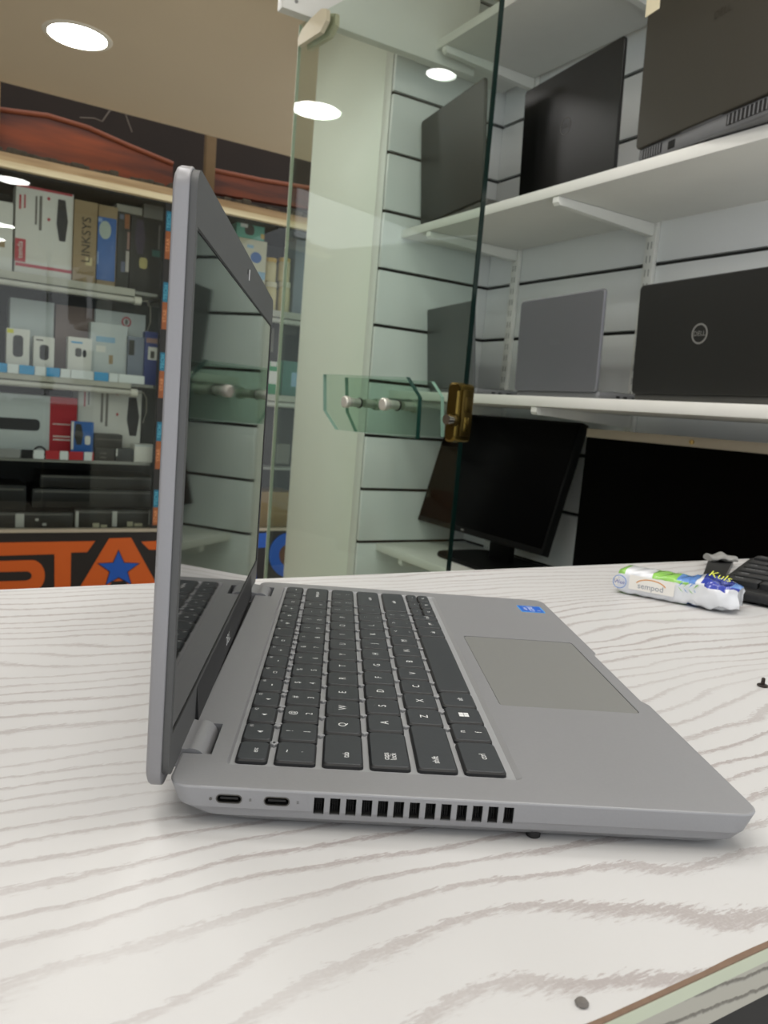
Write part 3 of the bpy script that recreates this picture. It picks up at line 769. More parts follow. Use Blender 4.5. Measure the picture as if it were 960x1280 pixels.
# local frame of the door: x from the free edge to the pivot, y = normal, z up
GD = empty('glass_door', (P0.x, P0.y, 0), DA); tag(GD, 'frameless glass door with brass lock and bolted glass plates before the slatwall', 'door')
def door(px, py, off=0.0):
    """pixel -> (x along the pane from its free edge, z) on a plane parallel to the pane"""
    n = DNv * sgn
    p = hit(px, py, P0 + n * off, n) - P0
    return p.dot(DDv), p.z + P0.z
DW = .592; DTOP = door(412, 12)[1]
GLS = glass('door_glass', '#f3f9f5', .75, f0=.045); GEDGE = mat('glass_edge_green', '#0b1f1b', .15, 0, .1, 50); GLP = glass('plate_glass', '#f3faf6', .7, f0=.05)
GEL = mat('glass_edge_light', '#cfd4c0', .25)
g = G(); g.box(.0015, -.004, -.748, DW - .0015, .004, DTOP, GLS); g.build('pane', GD, smooth=None, label='clear greenish glass pane')
g = G(); g.box(0, -.005, -.748, .0018, .005, DTOP, GEDGE); g.build('free_edge', GD, smooth=None, label='dark green polished edge')
g = G(); g.box(DW - .0012, -.004, -.748, DW, .004, DTOP, GEL); g.build('pivot_edge', GD, smooth=None, label='pale polished edge')
def plate(off, poly, thick=.008):
    pts = [door(x, y, off) for x, y in poly]
    y0_ = off * sgn
    g = G()
    cxm = sum(p[0] for p in pts) / len(pts); czm = sum(p[1] for p in pts) / len(pts)
    Mx = Matrix(((1, 0, 0, 0), (0, 0, 1, 0), (0, 1, 0, 0), (0, 0, 0, 1)))
    g.prism(pts, y0_ - thick / 2, y0_ + thick / 2, GLP, M=Mx)
    inn = [(cxm + (x - cxm) * .9975, czm + (z - czm) * .9965) for x, z in pts]
    pl = g.build('handle_plate', GD, smooth=None, fixn=True, label='cut-corner green glass plate')
    g = G(); ou = [(cxm + (x - cxm) * 1.001, czm + (z - czm) * 1.001) for x, z in pts]
    g.ring(ou, inn, y0_ - thick / 2 - .0002, y0_ + thick / 2 + .0002, mat('plate_edge', '#a9c7ba', .2), M=Mx)
    e = g.build('plate_edge', pl, smooth=None, fixn=True)
    return pl
plate(.030, [(406, 468), (510, 472), (525, 497), (522, 548), (421, 537), (406, 513)])
g = G()
for (a, b_) in (((510, 472), (525, 497)), ((525, 497), (522, 548))):
    p_, q_ = door(*a, .030), door(*b_, .030); d_ = Vector((q_[0] - p_[0], 0, q_[1] - p_[1])).normalized() * .0004; n_ = Vector((d_.z, 0, -d_.x)).normalized() * .0013
    y_ = .030 * sgn
    P_ = [Vector((p_[0], 0, p_[1])) - d_ - n_ * .3, Vector((q_[0], 0, q_[1])) + d_ - n_ * .3, Vector((q_[0], 0, q_[1])) + d_ + n_ * .7, Vector((p_[0], 0, p_[1])) - d_ + n_ * .7]
    g.loft([[(v.x, y_ - .0043, v.z) for v in P_], [(v.x, y_ + .0043, v.z) for v in P_]], mat('plate_dark_edge', '#123a31', .2))
g.build('dark_plate_edge', GD, smooth=None, fixn=True, label='dark green cut edge of the front plate')
plate(-.030, [(433, 472), (541, 477), (553, 496), (553, 546), (445, 540), (434, 515)])
for px, py in ((452, 504), (500, 507)):
    x, z = door(px, py, 0)
    g = G()
    for a0, a1, r in ((.006, .034, .0085), (-.034, -.006, .0085)):
        g.cyl((x, sgn * a0, z), (x, sgn * a1, z), r, CHROME, n=24)
    g.cyl((x, sgn * .034, z), (x, sgn * .043, z), .0115, CHROME, n=24); g.cyl((x, sgn * .043, z), (x, sgn * .045, z), .0115, CHROME, r1=.009, n=24)
    g.cyl((x, -sgn * .034, z), (x, -sgn * .043, z), .0115, CHROME, n=24)
    g.cyl((x, sgn * .0055, z), (x, sgn * .0075, z), .0105, BLACK, n=24); g.cyl((x, sgn * .032, z), (x, sgn * .034, z), .0098, BLACK, n=24)
    g.build('standoff_bolt', GD)
BR = mat('brass', '#75632f', .24, .92, .3, 40)
BRD = mat('brass_dark', '#544620', .35, .9, .2, 60)
lx0, lz0 = door(556, 552, .014); lx1, lz1 = door(583, 478, .014)
g = G()
Mx = Matrix(((1, 0, 0, 0), (0, 0, 1, 0), (0, 1, 0, 0), (0, 0, 0, 1)))
lo, hi = min(lz0, lz1), max(lz0, lz1)
LXL = max(lx0, lx1)
def lk(d, i): return [(x, d, z) for x, z in rrect(-.004 + i, lo + i, LXL - i, hi - i, .010, 5)]
g.loft([lk(-.020, .004), lk(-.018, .001), lk(-.006, 0), lk(.006, 0), lk(.018, .001), lk(.020, .004)], BR)
g.build('lock_body', GD, fixn=True)
g = G(); g.box(-.0075, -.012, lo + .012, -.0035, .012, hi - .012, BRD, .001); g.box(-.009, -.006, lo + .02, -.007, .006, lo + .045, BR, .001); g.box(-.009, -.007, hi - .05, -.007, .007, hi - .025, BRD, .001); g.build('strike_face', GD)
kx_, kz_ = door(568, 525, .02)
g = G(); g.cyl((kx_, sgn * .019, kz_), (kx_, sgn * .024, kz_), .011, BRD, n=20); g.cyl((kx_, sgn * .024, kz_), (kx_, sgn * .036, kz_), .0075, STEEL, n=20); g.cyl((kx_, sgn * .036, kz_), (kx_, sgn * .040, kz_), .009, STEEL, n=20); g.build('lock_knob', GD)
g = G(); sx_, sz_ = door(573, 484, .02); g.cyl((sx_, sgn * .018, sz_), (sx_, sgn * .023, sz_), .006, BR, n=16); g.build('lock_screw', GD)
# pivot patch at the top
pp = [(375, 58.5), (402.5, 41), (410, 26), (410.5, 12), (404, 12), (390, 25), (379, 39), (374.5, 50)]
CRM = mat('patch_cream', '#d6cdb2', .45)
g = G(); pts = [door(x, y, .012) for x, y in pp]
g.prism(pts, sgn * .007, sgn * .017, CRM, M=Mx); g.prism([(x, z) for x, z in pts], -sgn * .017, -sgn * .007, CRM, M=Mx)
g.build('pivot_patch', GD, smooth=None, fixn=True, label='cream metal pivot patch')
# housing on the ceiling over the pivot
xh = door(392, 20, 0)[0]; wp = toS(P0 + DDv * (DW - .02))
a_ = sx(353, 8, wp.x + .014); b_ = sx(392, 23, wp.x + .014)
g = G(); zb_ = (a_.z + b_.z) / 2; g.box(-.014, 0, 0, .014, .5, ZC - .0005 - max(min(zb_, ZC - .03), DTOP + .006), WHITE, .002); 
for yy in (.03, .12): g.cyl((.014, yy, .02), (.0155, yy, .02), .004, SLOT, n=12)
o = sbuild(g, 'pivot_housing', (wp.x, a_.y, max(min(zb_, ZC - .03), DTOP + .006)), smooth=30); tag(o, 'white metal pivot housing on the ceiling above the glass door', 'door hardware')

# ================================================================== ACCESSORY CABINET
XC = sx(100, 480, -1.7787).x
YA, YB = -2.45, .62
def cz(px, py): return sx(px, py, XC).z
RAILZ = {1: .572, 2: .178, 3: -.165, 4: -.468}
CAB = sroot('display_cabinet', (XC, 0, Z0)); tag(CAB, 'long glass-fronted accessory display cabinet across the shop behind the laptop', 'cabinet')
DARKB = mat('cabinet_dark', '#2a2c2d', .6, 0, .1, 5); CABM = mat('cabinet_inside', '#3c3f40', .6, 0, .15, 6)
g = G(); g.box(-.46, YA, 0, -.44, YB, 1.70, CABM); g.build('back_panel', CAB, smooth=None)
for yy in (YA, YB): 
    g = G(); g.box(-.44, yy - .01, 0, -.002, yy + .01, 1.70, DARKB); g.build('side_panel', CAB, smooth=None)
g = G(); g.box(-.44, YA, 1.70, .0, YB, 1.716, DARKB); g.build('top_panel', CAB, smooth=None)
g = G(); g.box(-.44, YA, .02, -.03, YB, .2, DARKB); g.build('plinth', CAB, smooth=None)
py0 = sx(192.5, 600, XC).y; py1 = sx(199, 600, XC).y
g = G(); g.box(-.03, py0 - .004, 0, .004, py1 + .012, 1.70, DARKB); g.build('post', CAB, smooth=None)
CGL = glass('cabinet_glass', '#f4f7f5', .62, f0=.045)
for a0, a1 in ((YA + .01, py0 - .004), (py1 + .012, YB - .01)):
    g = G(); g.box(.0, a0, .285, .003, a1, 1.70, CGL); g.build('glass_front', CAB, smooth=None)
# sticker strip on the post
STO = mat('strip_orange', '#94552c', .5); STB = mat('strip_blue', '#1d6d88', .5); STK = mat('strip_black', '#22221f', .5); STT = mat('strip_letter', '#d99664', .5); STT2 = mat('strip_letter_blue', '#5fb3c6', .5)
g = G(); PYZ = Matrix(((0, 0, 1, 0), (1, 0, 0, 0), (0, 1, 0, 0), (0, 0, 0, 1)))
pw0, pw1 = py0 - .002, py1 + .006
g.prism([(pw0, .29), (pw1, .29), (pw1, 1.69), (pw0, 1.69)], .004, .0046, STK, M=PYZ)
for ytop, ybot, mm, tx in ((263, 288, 0, 'TECH'), (288, 323, 1, 'STAR'), (352, 377, 0, 'TECH'), (377, 411, 1, 'STAR'), (440, 463, 0, 'TECH'), (463, 497, 1, 'STAR'), (527, 551, 0, 'TECH'), (551, 586, 1, 'STAR'), (612, 634, 0, 'TECH'), (634, 656, 1, 'STAR')):
    xx = 204 - (ytop - 263) * .041
    za, zb2 = sx(xx, ytop, XC).z - Z0, sx(xx, ybot, XC).z - Z0
    g.prism([(pw0 + .003, zb2), (pw1 - .003, zb2), (pw1 - .003, za), (pw0 + .003, za)], .0046, .0052, STO if mm else STB, M=PYZ)
    M = Matrix.Translation((.0054, (pw0 + pw1) / 2, (za + zb2) / 2)) @ Matrix(((0, 0, 1), (1, 0, 0), (0, 1, 0))).to_4x4() @ Matrix.Rotation(rad(90), 4, 'Z')
    g.text(tx, .024, M, STT if mm else STT2)
g.build('sticker_strip', CAB, smooth=None, label='vertical orange and blue lettered strip')
# shop sign along the foot of the cabinet
SGO = mat('sign_orange', '#c2560f', .45, 0, .05, 8); SGK = mat('sign_black', '#17120f', .4); SGB = mat('sign_blue', '#0f4fa8', .45)
g = G(); g.box(0, YA + .01, .0, .012, YB - .01, .278, SGK); g.build('sign_board', CAB, smooth=None, label='black sign board')
def cpoly(pts, f=4.0, ox=0, oy=660):
    out = []
    for x, y in pts:
        p = sx(ox + x / f, oy + y / f, XC + .012); out.append((p.y, p.z - Z0))
    return out
def letter(polys, m, name='sign_letter', d=.003, label=None):
    g = G()
    for i, (pl, mm) in enumerate(polys):
        k = d + .0012 * i
        bm2 = cpoly(pl)
        g.prism(bm2, .012, .012 + k, mm, M=PYZ)
    return g.build(name, CAB, smooth=None, fixn=True, label=label)
def arcp(cx, cy, rx, ry, a0, a1, st=15): return [(cx + rx * math.cos(rad(a)), cy + ry * math.sin(rad(a))) for a in range(a0, a1 + (1 if a1 > a0 else -1), st if a1 > a0 else -st)]
letter([([(-120, 75), (475, 65), (435, 120), (355, 122), (350, 420), (272, 422), (272, 130), (-120, 142)], SGO)], SGO)
letter([([(-260, 172), (160, 160)] + arcp(160, 237, 64, 77, -75, 75) + [(150, 318), (-260, 330)], SGO), ([(-260, 226), (130, 216)] + arcp(130, 238, 28, 22, -75, 75) + [(130, 262), (-260, 272)], SGK)], SGO)
star = []
for k in range(10):
    a = rad(-90 + 36 * k); r = 104 if k % 2 == 0 else 44
    star.append((592 + r * math.cos(a), 205 + r * .88 * math.sin(a)))
star2 = []
for k in range(10):
    a = rad(-90 + 36 * k); r = 114 if k % 2 == 0 else 50
    star2.append((592 + r * math.cos(a), 206 + r * .88 * math.sin(a)))
letter([([(545, 52), (655, 48), (865, 430), (720, 430), (625, 262), (560, 266), (450, 432), (318, 432)], SGO), (star2, SGK), (star, SGB)], SGO, label='orange letter with a blue star')
letter([([(705, 68), (1080, 52), (1100, 110), (745, 108)], SGO), ([(820, 100), (905, 100), (905, 430), (820, 430)], SGO)], SGO)
def ring_letter(px, py, rx, ry, gap=None):
    g = G()
    outp, inp = [], []
    for a in range(0, 360, 12):
        outp.append((px + rx * math.cos(rad(a)), py + ry * math.sin(rad(a)))); inp.append((px + rx * .5 * math.cos(rad(a)), py + ry * .5 * math.sin(rad(a))))
    g.ring(cpoly(outp, 1, 0, 0), cpoly(inp, 1, 0, 0), .012, .016, SGB, M=PYZ)
    mid = [(px + rx * .5 * math.cos(rad(a)), py + ry * .5 * math.sin(rad(a))) for a in range(0, 360, 12)]
    g.prism(cpoly(mid, 1, 0, 0), .012, .0135, mat('sign_brown', '#5a3a26', .5), M=PYZ)
    g.build('sign_letter', CAB, smooth=None, fixn=True, label='blue round sign letter')
ring_letter(361, 694, 25, 28); ring_letter(418, 694, 25, 28)
g = G(); g.prism(cpoly([(300, 668), (334, 666), (334, 684), (300, 686)], 1, 0, 0), .012, .016, SGB, M=PYZ); g.prism(cpoly([(308, 684), (320, 684), (320, 725), (308, 725)], 1, 0, 0), .012, .016, SGB, M=PYZ); g.build('sign_letter', CAB, smooth=None, fixn=True, label='blue straight sign letter')
g = G(); g.box(-.02, YA + .01, .279, .02, YB - .01, .292, mat('ledge_cream', '#a59c88', .5)); g.build('ledge', CAB, smooth=None)

# shelves of the cabinet with tube rails
TUBE = mat('rail_tube', '#c4c3ba', .3); TUBEL = mat('tube_light', '#d6d4c8', .3); RAILB = mat('rail_board', '#b3b2a6', .4)
CSLAB = {1: 'glass-cabinet shelf holding the tall router cartons, with a pale tube rail', 2: 'glass-cabinet shelf holding small white boxes over a blue and white price strip', 3: 'glass-cabinet shelf with a red price strip under white device cartons', 4: 'bottom board of the glass cabinet under black equipment'}
PRB = mat('price_blue', '#2f9ad2', .5); PRW = mat('price_white', '#dfe6e6', .5); PRR = mat('price_red', '#b52a32', .5)
for k, z in RAILZ.items():
    S = sroot('cabinet_shelf', (XC, 0, z)); tag(S, CSLAB[k], 'cabinet shelf', 'shelves inside the glass cabinet')
    segs = [(YA + .02, py0 - .012), (py1 + .02, YB - .02)]
    g = G()
    for a0, a1 in segs: g.box(-.43, a0, -.014, -.03, a1, 0, mat('cab_shelf', '#8f908a', .5), .002)
    g.build('board', S, smooth=30)
    if k < 3:
        tail = sx(172, 362, XC).y
        for a0, a1 in ((YA + .02, tail - .005), (py1 + .02, YB - .02)):
            g = G(); g.box(-.031, a0, -.024, -.022, a1, .006, RAILB, .001); g.cyl((-.028, a0, -.040), (-.028, a1, -.040), .012, TUBE, n=16); g.build('tube_rail', S)
        g = G(); g.cyl((-.028, tail - .006, -.040), (-.028, tail + .022, -.040), .018, TUBEL, n=18); g.build('end_cap', S)
        g = G(); g.tube([(-.028, tail + .02, -.04), (-.03, tail + .05, -.035), (-.05, tail + .07, -.06), (-.06, tail + .075, -.12), (-.06, tail + .06, -.17)], .003, mat('cable_grey', '#8c8a80', .5)); g.build('cable', S)
    if k in (2, 3):
        spec = ((-40, 9, PRB), (9.5, 23, PRW), (24, 43, PRB), (44, 57, PRW), (58, 75, PRB), (76, 88, PRW), (89, 117, PRW), (118, 136, PRB), (137, 148, PRW), (149, 181, PRW)) if k == 2 else ((-30, 25, mat('price_grey', '#8d8f8e', .5)), (26, 41, BLACK), (42, 55, PRW), (57, 74, PRR), (75, 85, PRW), (86, 104, PRR), (105, 115, PRW), (115, 117, PRR))
        for a, b2, mm in spec:
            ya, yb = sx(a, 460 if k == 2 else 570, XC - .02).y, sx(b2, 460 if k == 2 else 570, XC - .02).y
            g = G(); g.box(-.0205, ya, .0, -.0185, yb, .036, mm); g.build('price_tag', S, smooth=None)

# --- boxes on the cabinet shelves
DKDEV = mat('device_dark', '#2e2e32', .6); TXT = mat('print_dark', '#6d6a66', .6); TXR = mat('print_red', '#b23a48', .6); REDB = mat('carton_red', '#a81f2b', .45)
def cbox(name, rect, inset, dep, m, label, cat, zfloor=None, group=None, decals=(), texts=(), lean=0):
    x0p, y0p, x1p, y1p = rect; X = XC - inset
    xm, ym = (x0p + x1p) / 2, (y0p + y1p) / 2
    ya, yb = sx(x0p, ym, X).y, sx(x1p, ym, X).y
    zt_ = sx(xm, y0p, X).z; zf = zfloor if zfloor is not None else sx(xm, y1p, X).z
    yc = (ya + yb) / 2
    g = G(); w_, h_ = yb - ya, zt_ - zf
    g.box(-dep, -w_ / 2, 0, 0, w_ / 2, h_, m, .0015)
    def loc(px_, py_):
        p = sx(px_, py_, X); return p.y - yc, p.z - zf
    for d in decals:
        (a, b_, c2, d2), mm = d[0], d[1]
        y0_, z0_ = loc(a, (b_ + d2) / 2)[0], loc((a + c2) / 2, d2)[1]
        y1_, z1_ = loc(c2, (b_ + d2) / 2)[0], loc((a + c2) / 2, b_)[1]
        y0_, y1_ = max(y0_, -w_ / 2), min(y1_, w_ / 2); z0_, z1_ = max(z0_, 0), min(z1_, h_)
        th = .0006 + .0002 * (decals.index(d))
        if len(d) > 2 and d[2] == 'o':
            pts = [((y0_ + y1_) / 2 + (y1_ - y0_) / 2 * math.cos(rad(t)), (z0_ + z1_) / 2 + (z1_ - z0_) / 2 * math.sin(rad(t))) for t in range(0, 360, 15)]
        elif len(d) > 2 and d[2] == 'dev':
            pts = [(y0_ + (y1_ - y0_) * .2, z0_), (y0_ + (y1_ - y0_) * .8, z0_), (y1_, z0_ + (z1_ - z0_) * .5), (y1_ - (y1_ - y0_) * .3, z1_), (y0_, z1_), (y0_ - (y1_ - y0_) * .1, z0_ + (z1_ - z0_) * .4)]
        elif len(d) > 2 and d[2] == 'r': pts = rrect(y0_, z0_, y1_, z1_, min(y1_ - y0_, z1_ - z0_) * .35, 4)
        else: pts = [(y0_, z0_), (y1_, z0_), (y1_, z1_), (y0_, z1_)]
        g.prism(pts, -.0005, th, mm, M=PYZ)
    for (px_, py_, s_, tx, mm, vert) in texts:
        y_, z_ = loc(px_, py_)
        M = Matrix.Translation((.0022, y_, z_)) @ Matrix(((0, 0, 1), (1, 0, 0), (0, 1, 0))).to_4x4()
        if vert: M = M @ Matrix.Rotation(rad(vert), 4, 'Z')
        g.text(tx, s_, M, mm)
    o = sbuild(g, name, (X, yc, zf), smooth=30, fixn=False)
    tag(o, label, cat, group)
    return o
WB = mat('carton_white', '#dadad4', .5, 0, .03, 10); WB2 = mat('carton_cool_white', '#bfc7c8', .5, 0, .03, 10); TAN = mat('carton_tan', '#9c8868', .7, 0, .06, 30); BLU = mat('carton_blue', '#2f62a8', .45); DK = mat('carton_dark', '#33332f', .5)
DKP = mat('carton_brown_black', '#2c2a28', .5); GRB = mat('carton_grey', '#77746c', .6); PNK = mat('carton_mauve', '#7d6c68', .6)
R1 = RAILZ[1]; R2 = RAILZ[2]; R3 = RAILZ[3]; R4 = RAILZ[4]
G1 = 'cartons on the top cabinet shelf'; G2 = 'boxes on the middle cabinet shelf'; G3 = 'boxes on the lower cabinet shelf'
cbox('carton', (-45, 248, 16, 332), .06, .15, WB, 'white carton cut by the left edge, beside the red-edged router carton', 'box', R1, G1, [((-2, 300, 6, 309), TAN)])
cbox('carton', (19, 236, 91, 338), .06, .12, WB, 'large white router carton with red edges and a dark device picture', 'box', R1, G1,
     [((19, 236, 91, 239), TXR), ((19, 333, 91, 337), TXR), ((18, 298, 32, 327), TXR), ((72, 250, 85, 302), DKDEV, 'dev'), ((44, 245, 46.5, 281), TXT), ((49, 245, 52.5, 288), TXT), ((59, 246.5, 63, 250.5), TXR, 'o'), ((59, 272.5, 63, 276.5), TXR, 'o'), ((24, 243, 26.5, 261), TXR), ((30, 243, 32, 260), TXR)],
     [(25, 312, .03, 'tenda', WB, 90)])
cbox('carton', (92, 251, 121, 345), .05, .15, TAN, 'brown carton with vertical lettering beside the white router carton', 'box', R1, G1, [((107, 322, 115, 332), mat('label_cream', '#cbbd90', .6))], [(108, 300, .05, 'LINKSYS', mat('print_black', '#3c3329', .6), 90)])
cbox('carton', (122, 257, 146, 347), .06, .15, TAN, 'brown carton standing behind the blue box', 'box', R1, G1)
cbox('carton', (121.8, 272, 145, 333), .0535, .0062, BLU, 'flat blue box with a pale round emblem fixed on a brown carton', 'box', R1 + .028, G1, [((124, 276, 139, 299), mat('emblem_pale', '#a9b6ac', .5), 'o'), ((120, 314, 123, 330), mat('blue_print', '#8ba4cc', .5)), ((120, 272, 128, 277), mat('blue_print', '#8ba4cc', .5))])
cbox('carton', (147, 265, 162, 348), .06, .15, DK, 'narrow black carton with orange and white print beside the blue box', 'box', R1, G1, [((156, 268, 162, 286), mat('print_copper', '#8f5a35', .5)), ((159, 290, 162, 312), mat('print_rose', '#9a7a72', .5)), ((150, 268, 155, 274), mat('print_blue_grey', '#62677c', .5)), ((151, 327, 156, 340), mat('print_blue_grey', '#62677c', .5)), ((157, 314, 162, 340), mat('print_pale', '#b9b3ab', .5))])
cbox('carton', (163, 272, 203, 349), .07, .15, DKP, 'wide dark carton with a purple picture beside the cabinet post', 'box', R1, G1, [((170, 275, 182, 318), mat('print_purple', '#3f3547', .4), 'dev'), ((174, 322, 184, 336), mat('print_yellow_pale', '#b8ad74', .5), 'r'), ((190, 313, 200, 321), mat('print_teal', '#37655f', .5)), ((198, 282, 200, 312), TXT)])
zt_ = sx(183, 272, XC - .07).z
cbox('carton', (180, 249, 205, 271), .08, .12, GRB, 'plain grey box lying on top of the wide dark carton', 'box', zt_, G1)
zt_ = sx(154, 265, XC - .06).z
cbox('carton', (146, 257, 178, 264), .07, .10, mat('carton_pale_grey', '#9c988c', .6), 'flat pale box lying on top of the narrow black carton', 'box', zt_ + .0005, G1)
# row 2
cbox('carton', (12, 375, 67, 455), .15, .1, WB2, 'large plain white carton behind the two small earphone boxes', 'box', R2, G2)
cbox('carton', (69, 383, 117, 455), .15, .1, PNK, 'mauve carton on the middle cabinet shelf beside the plain white carton', 'box', R2, G2)
cbox('carton', (8, 411, 37, 456), .045, .05, WB, 'small white box with a dark oval device and yellow corner mark', 'box', R2, G2, [((16, 419, 29, 446), DKDEV, 'r'), ((9, 411, 17, 416), mat('print_lemon', '#d8d640', .5))])
cbox('carton', (42, 421, 68, 456), .045, .05, WB, 'smaller white box with a dark round device picture', 'box', R2, G2, [((49.5, 431, 61, 450), DKDEV, 'r'), ((45, 424, 54, 426), TXT)])
cbox('carton', (85, 422, 115, 460), .04, .05, WB, 'small white box with black earbuds pictured on it', 'box', R2, G2, [((94, 435, 102, 446), DK, 'r'), ((103, 437, 108, 447), DKDEV, 'o'), ((89, 427, 103, 429), PRB)])
cbox('carton', (113, 405, 159, 457), .06, .06, WB2, 'pale box with faint blue print beside the earbuds box', 'box', R2, G2, [((120, 421, 144, 428), mat('print_sky', '#8fb4cf', .5)), ((136, 444, 141, 455), TAN), ((120, 432, 132, 440), WB)])
cbox('carton', (118, 390, 181, 457), .13, .08, WB2, 'long white box with a red ring mark standing behind paler boxes', 'box', R2, G2, [((152, 396, 164, 409), TXR, 'o'), ((154, 398, 162, 407), WB2, 'o'), ((156, 399, 160, 406), TXT, 'o')])
cbox('carton', (160, 421, 180, 458), .05, .05, mat('carton_slate', '#7b8493', .5), 'slate blue box between the pale box and blue box', 'box', R2, G2, [((161, 425, 168, 444), DK)])
cbox('carton', (181, 415, 199, 459), .045, .05, mat('carton_navy', '#2b3a7a', .45), 'navy box with a white picture at the end of its shelf', 'box', R2, G2, [((185, 434, 197, 450), WB), ((188, 439, 193, 448), DK), ((183, 423, 198, 429), mat('print_rose', '#9a7a72', .5))])
# row 3
cbox('carton', (-60, 492, 96, 562), .09, .2, WB2, 'wide white router carton with a red side panel', 'box', R3, G3, [((62, 495, 97, 566), REDB), ((-60, 521, 50, 536), DKDEV, 'r'), ((66, 545, 90, 546.5), WB), ((66, 549, 88, 550.5), WB), ((66, 530, 90, 531), WB)])
cbox('carton', (97, 485, 176, 566), .12, .15, WB, 'white carton with red and grey vertical lines behind black boxes', 'box', R3, G3, [((160, 497, 174, 545), DKDEV, 'dev'), ((105, 488, 107, 508), TXR), ((110, 488, 112, 506), TXT), ((126, 488, 129, 528), TXT), ((132, 488, 135, 533), TXT), ((145, 490, 148, 494), TXR, 'o'), ((145, 516, 148, 520), TXR, 'o')])
cbox('carton', (89, 527, 117, 564), .045, .02, BLU, 'small blue and black box leaning before the red panel', 'box', R3, G3, [((89, 527, 92, 562), WB), ((94, 530, 104, 556), DK, 'dev'), ((106, 545, 113, 556), WB, 'r')])
o1 = cbox('carton', (119, 560, 143, 578), .035, .08, DKP, 'small black box under a wider black box, between the red strip and white box', 'box', R3, G3, [((125, 566, 133, 567.5), TXT), ((125, 571, 133, 572.5), TXT)])
zt_ = sx(131, 560, XC - .035).z
cbox('carton', (118, 543, 153, 560), .036, .08, DKP, 'wider black box stacked on a smaller black box', 'box', zt_ + .0005, G3, [((119, 549, 152, 550), TXT)])
cbox('carton', (145, 561, 167, 577), .035, .08, mat('carton_charcoal', '#3b3d3f', .5), 'charcoal box with a small white tag beside the black boxes', 'box', R3, G3, [((144, 561, 147, 570), WB)])
cbox('carton', (168, 556, 194, 577), .035, .08, WB, 'low white tub-like box at the end of the red-strip shelf', 'box', R3, G3, [((168, 556, 194, 558.5), WB2)])
rp = sx(50, 556, XC - .045)
g = G(); g.loft([[((.022 + .004 * math.cos(b3)) * math.cos(a3), (.022 + .004 * math.cos(b3)) * math.sin(a3), .004 * math.sin(b3)) for b3 in [2 * math.pi * q / 10 for q in range(10)]] for a3 in [2 * math.pi * q / 28 for q in range(29)]], DKDEV, (False, False), M=Matrix.Translation((0, 0, .026)) @ Matrix.Rotation(rad(90), 4, 'Y'))
o = sbuild(g, 'cable_ring', (rp.x, rp.y, R3), smooth=60); tag(o, 'small dark cable loop standing before the white router carton', 'cable')
# row 4: dark equipment
EQ = mat('equipment_black', '#0c0c0c', .4, 0, .1, 40); EQL = mat('equipment_edge', '#5b5b57', .35)
def equip(rect, inset, dep, label, light=None, z=None, bits=()):
    x0p, y0p, x1p, y1p = rect; X = XC - inset; ym = (y0p + y1p) / 2
    ya, yb = sx(x0p, ym, X).y, sx(x1p, ym, X).y
    zf = z if z is not None else sx((x0p + x1p) / 2, y1p, X).z; zt2 = sx((x0p + x1p) / 2, y0p, X).z
    R_ = sroot('flat_appliance', (X, (ya + yb) / 2, zf)); tag(R_, label, 'equipment', 'black equipment at the bottom of the cabinet')
    hw = (yb - ya) / 2
    g = G(); g.box(-dep, -hw, 0, 0, hw, zt2 - zf, EQ, .006); g.build('case', R_)
    g = G(); g.box(-.002, -hw + .01, (zt2 - zf) * .8, .0012, hw - .01, (zt2 - zf) * .8 + .008, EQL, .0008); g.build('light_strip', R_)
    for b0, b1_, c0, c1_, mm in bits:
        y0_ = sx(b0, ym, X).y - (ya + yb) / 2; y1_ = sx(b1_, ym, X).y - (ya + yb) / 2
        z0_ = sx((b0 + b1_) / 2, c1_, X).z - zf; z1_ = sx((b0 + b1_) / 2, c0, X).z - zf
        g = G(); g.box(-.002, y0_, max(z0_, .001), .006, y1_, z1_, mm, .001); g.build('metal_tab', R_)
    return zt2
z4 = R4
GT = mat('tab_grey', '#b4b5b0', .4, 0); CRB = mat('tab_cream', '#a8a48a', .5)
za4 = equip((-50, 640, 92, 660), .06, .25, 'black appliance with grey tabs at the left end of the bottom row', z=z4, bits=((19, 30, 642, 659, GT), (44, 48, 648, 651, GT), (53, 58, 654, 657, GT)))
zb4 = equip((93, 637, 192, 660), .06, .25, 'black appliance with cream feet at the right end of the bottom row', z=z4, bits=((94, 98, 639, 659, GT), (140, 146, 639, 658, GT), (186, 189, 638, 656, GT), (116, 124, 654, 659, CRB), (126, 134, 656, 659, CRB), (159, 166, 652, 658, CRB), (168, 178, 654, 658, CRB)))
zc4 = equip((40, 612, 190, 636), .09, .25, 'long flat black appliance stacked in the middle of the bottom row', z=zb4 + .001)
zd4 = equip((50, 595, 194, 611), .10, .25, 'thin black appliance with a pale front line topping the stack', z=zc4 + .001)
ze4 = equip((-50, 606, 33, 639), .08, .25, 'dark appliance with a pale strip near the frame edge', z=za4 + .001)

# right-hand bay, seen beyond the laptop lid
TEAL = mat('carton_teal', '#5fa08f', .5); CREAM = mat('carton_cream', '#cfcab2', .5); YEL = mat('lid_yellow', '#c9a43c', .4); JAR = mat('jar_cream', '#cdbf90', .25, 0, .08, 60, coat=.4)
bx = cbox('carton', (297, 299, 332, 378), .07, .12, CREAM, 'cream carton with a blue emblem under the teal box', 'box', R1, G1, [((313, 315, 327, 329), BLU, 'o'), ((309, 306, 317, 310), mat('print_sky', '#8fb4cf', .5)), ((322, 340, 331, 350), mat('print_sky', '#8fb4cf', .5))])
zt_ = sx(314, 299, XC - .07).z
cbox('carton', (296, 272, 331, 298), .07, .10, TEAL, 'teal box with a black chip picture on top of the cream carton', 'box', zt_ + .0005, G1, [((306, 281, 318, 294), DK, 'r'), ((301, 274, 310, 284), WB), ((326, 293, 331, 299), YEL)])
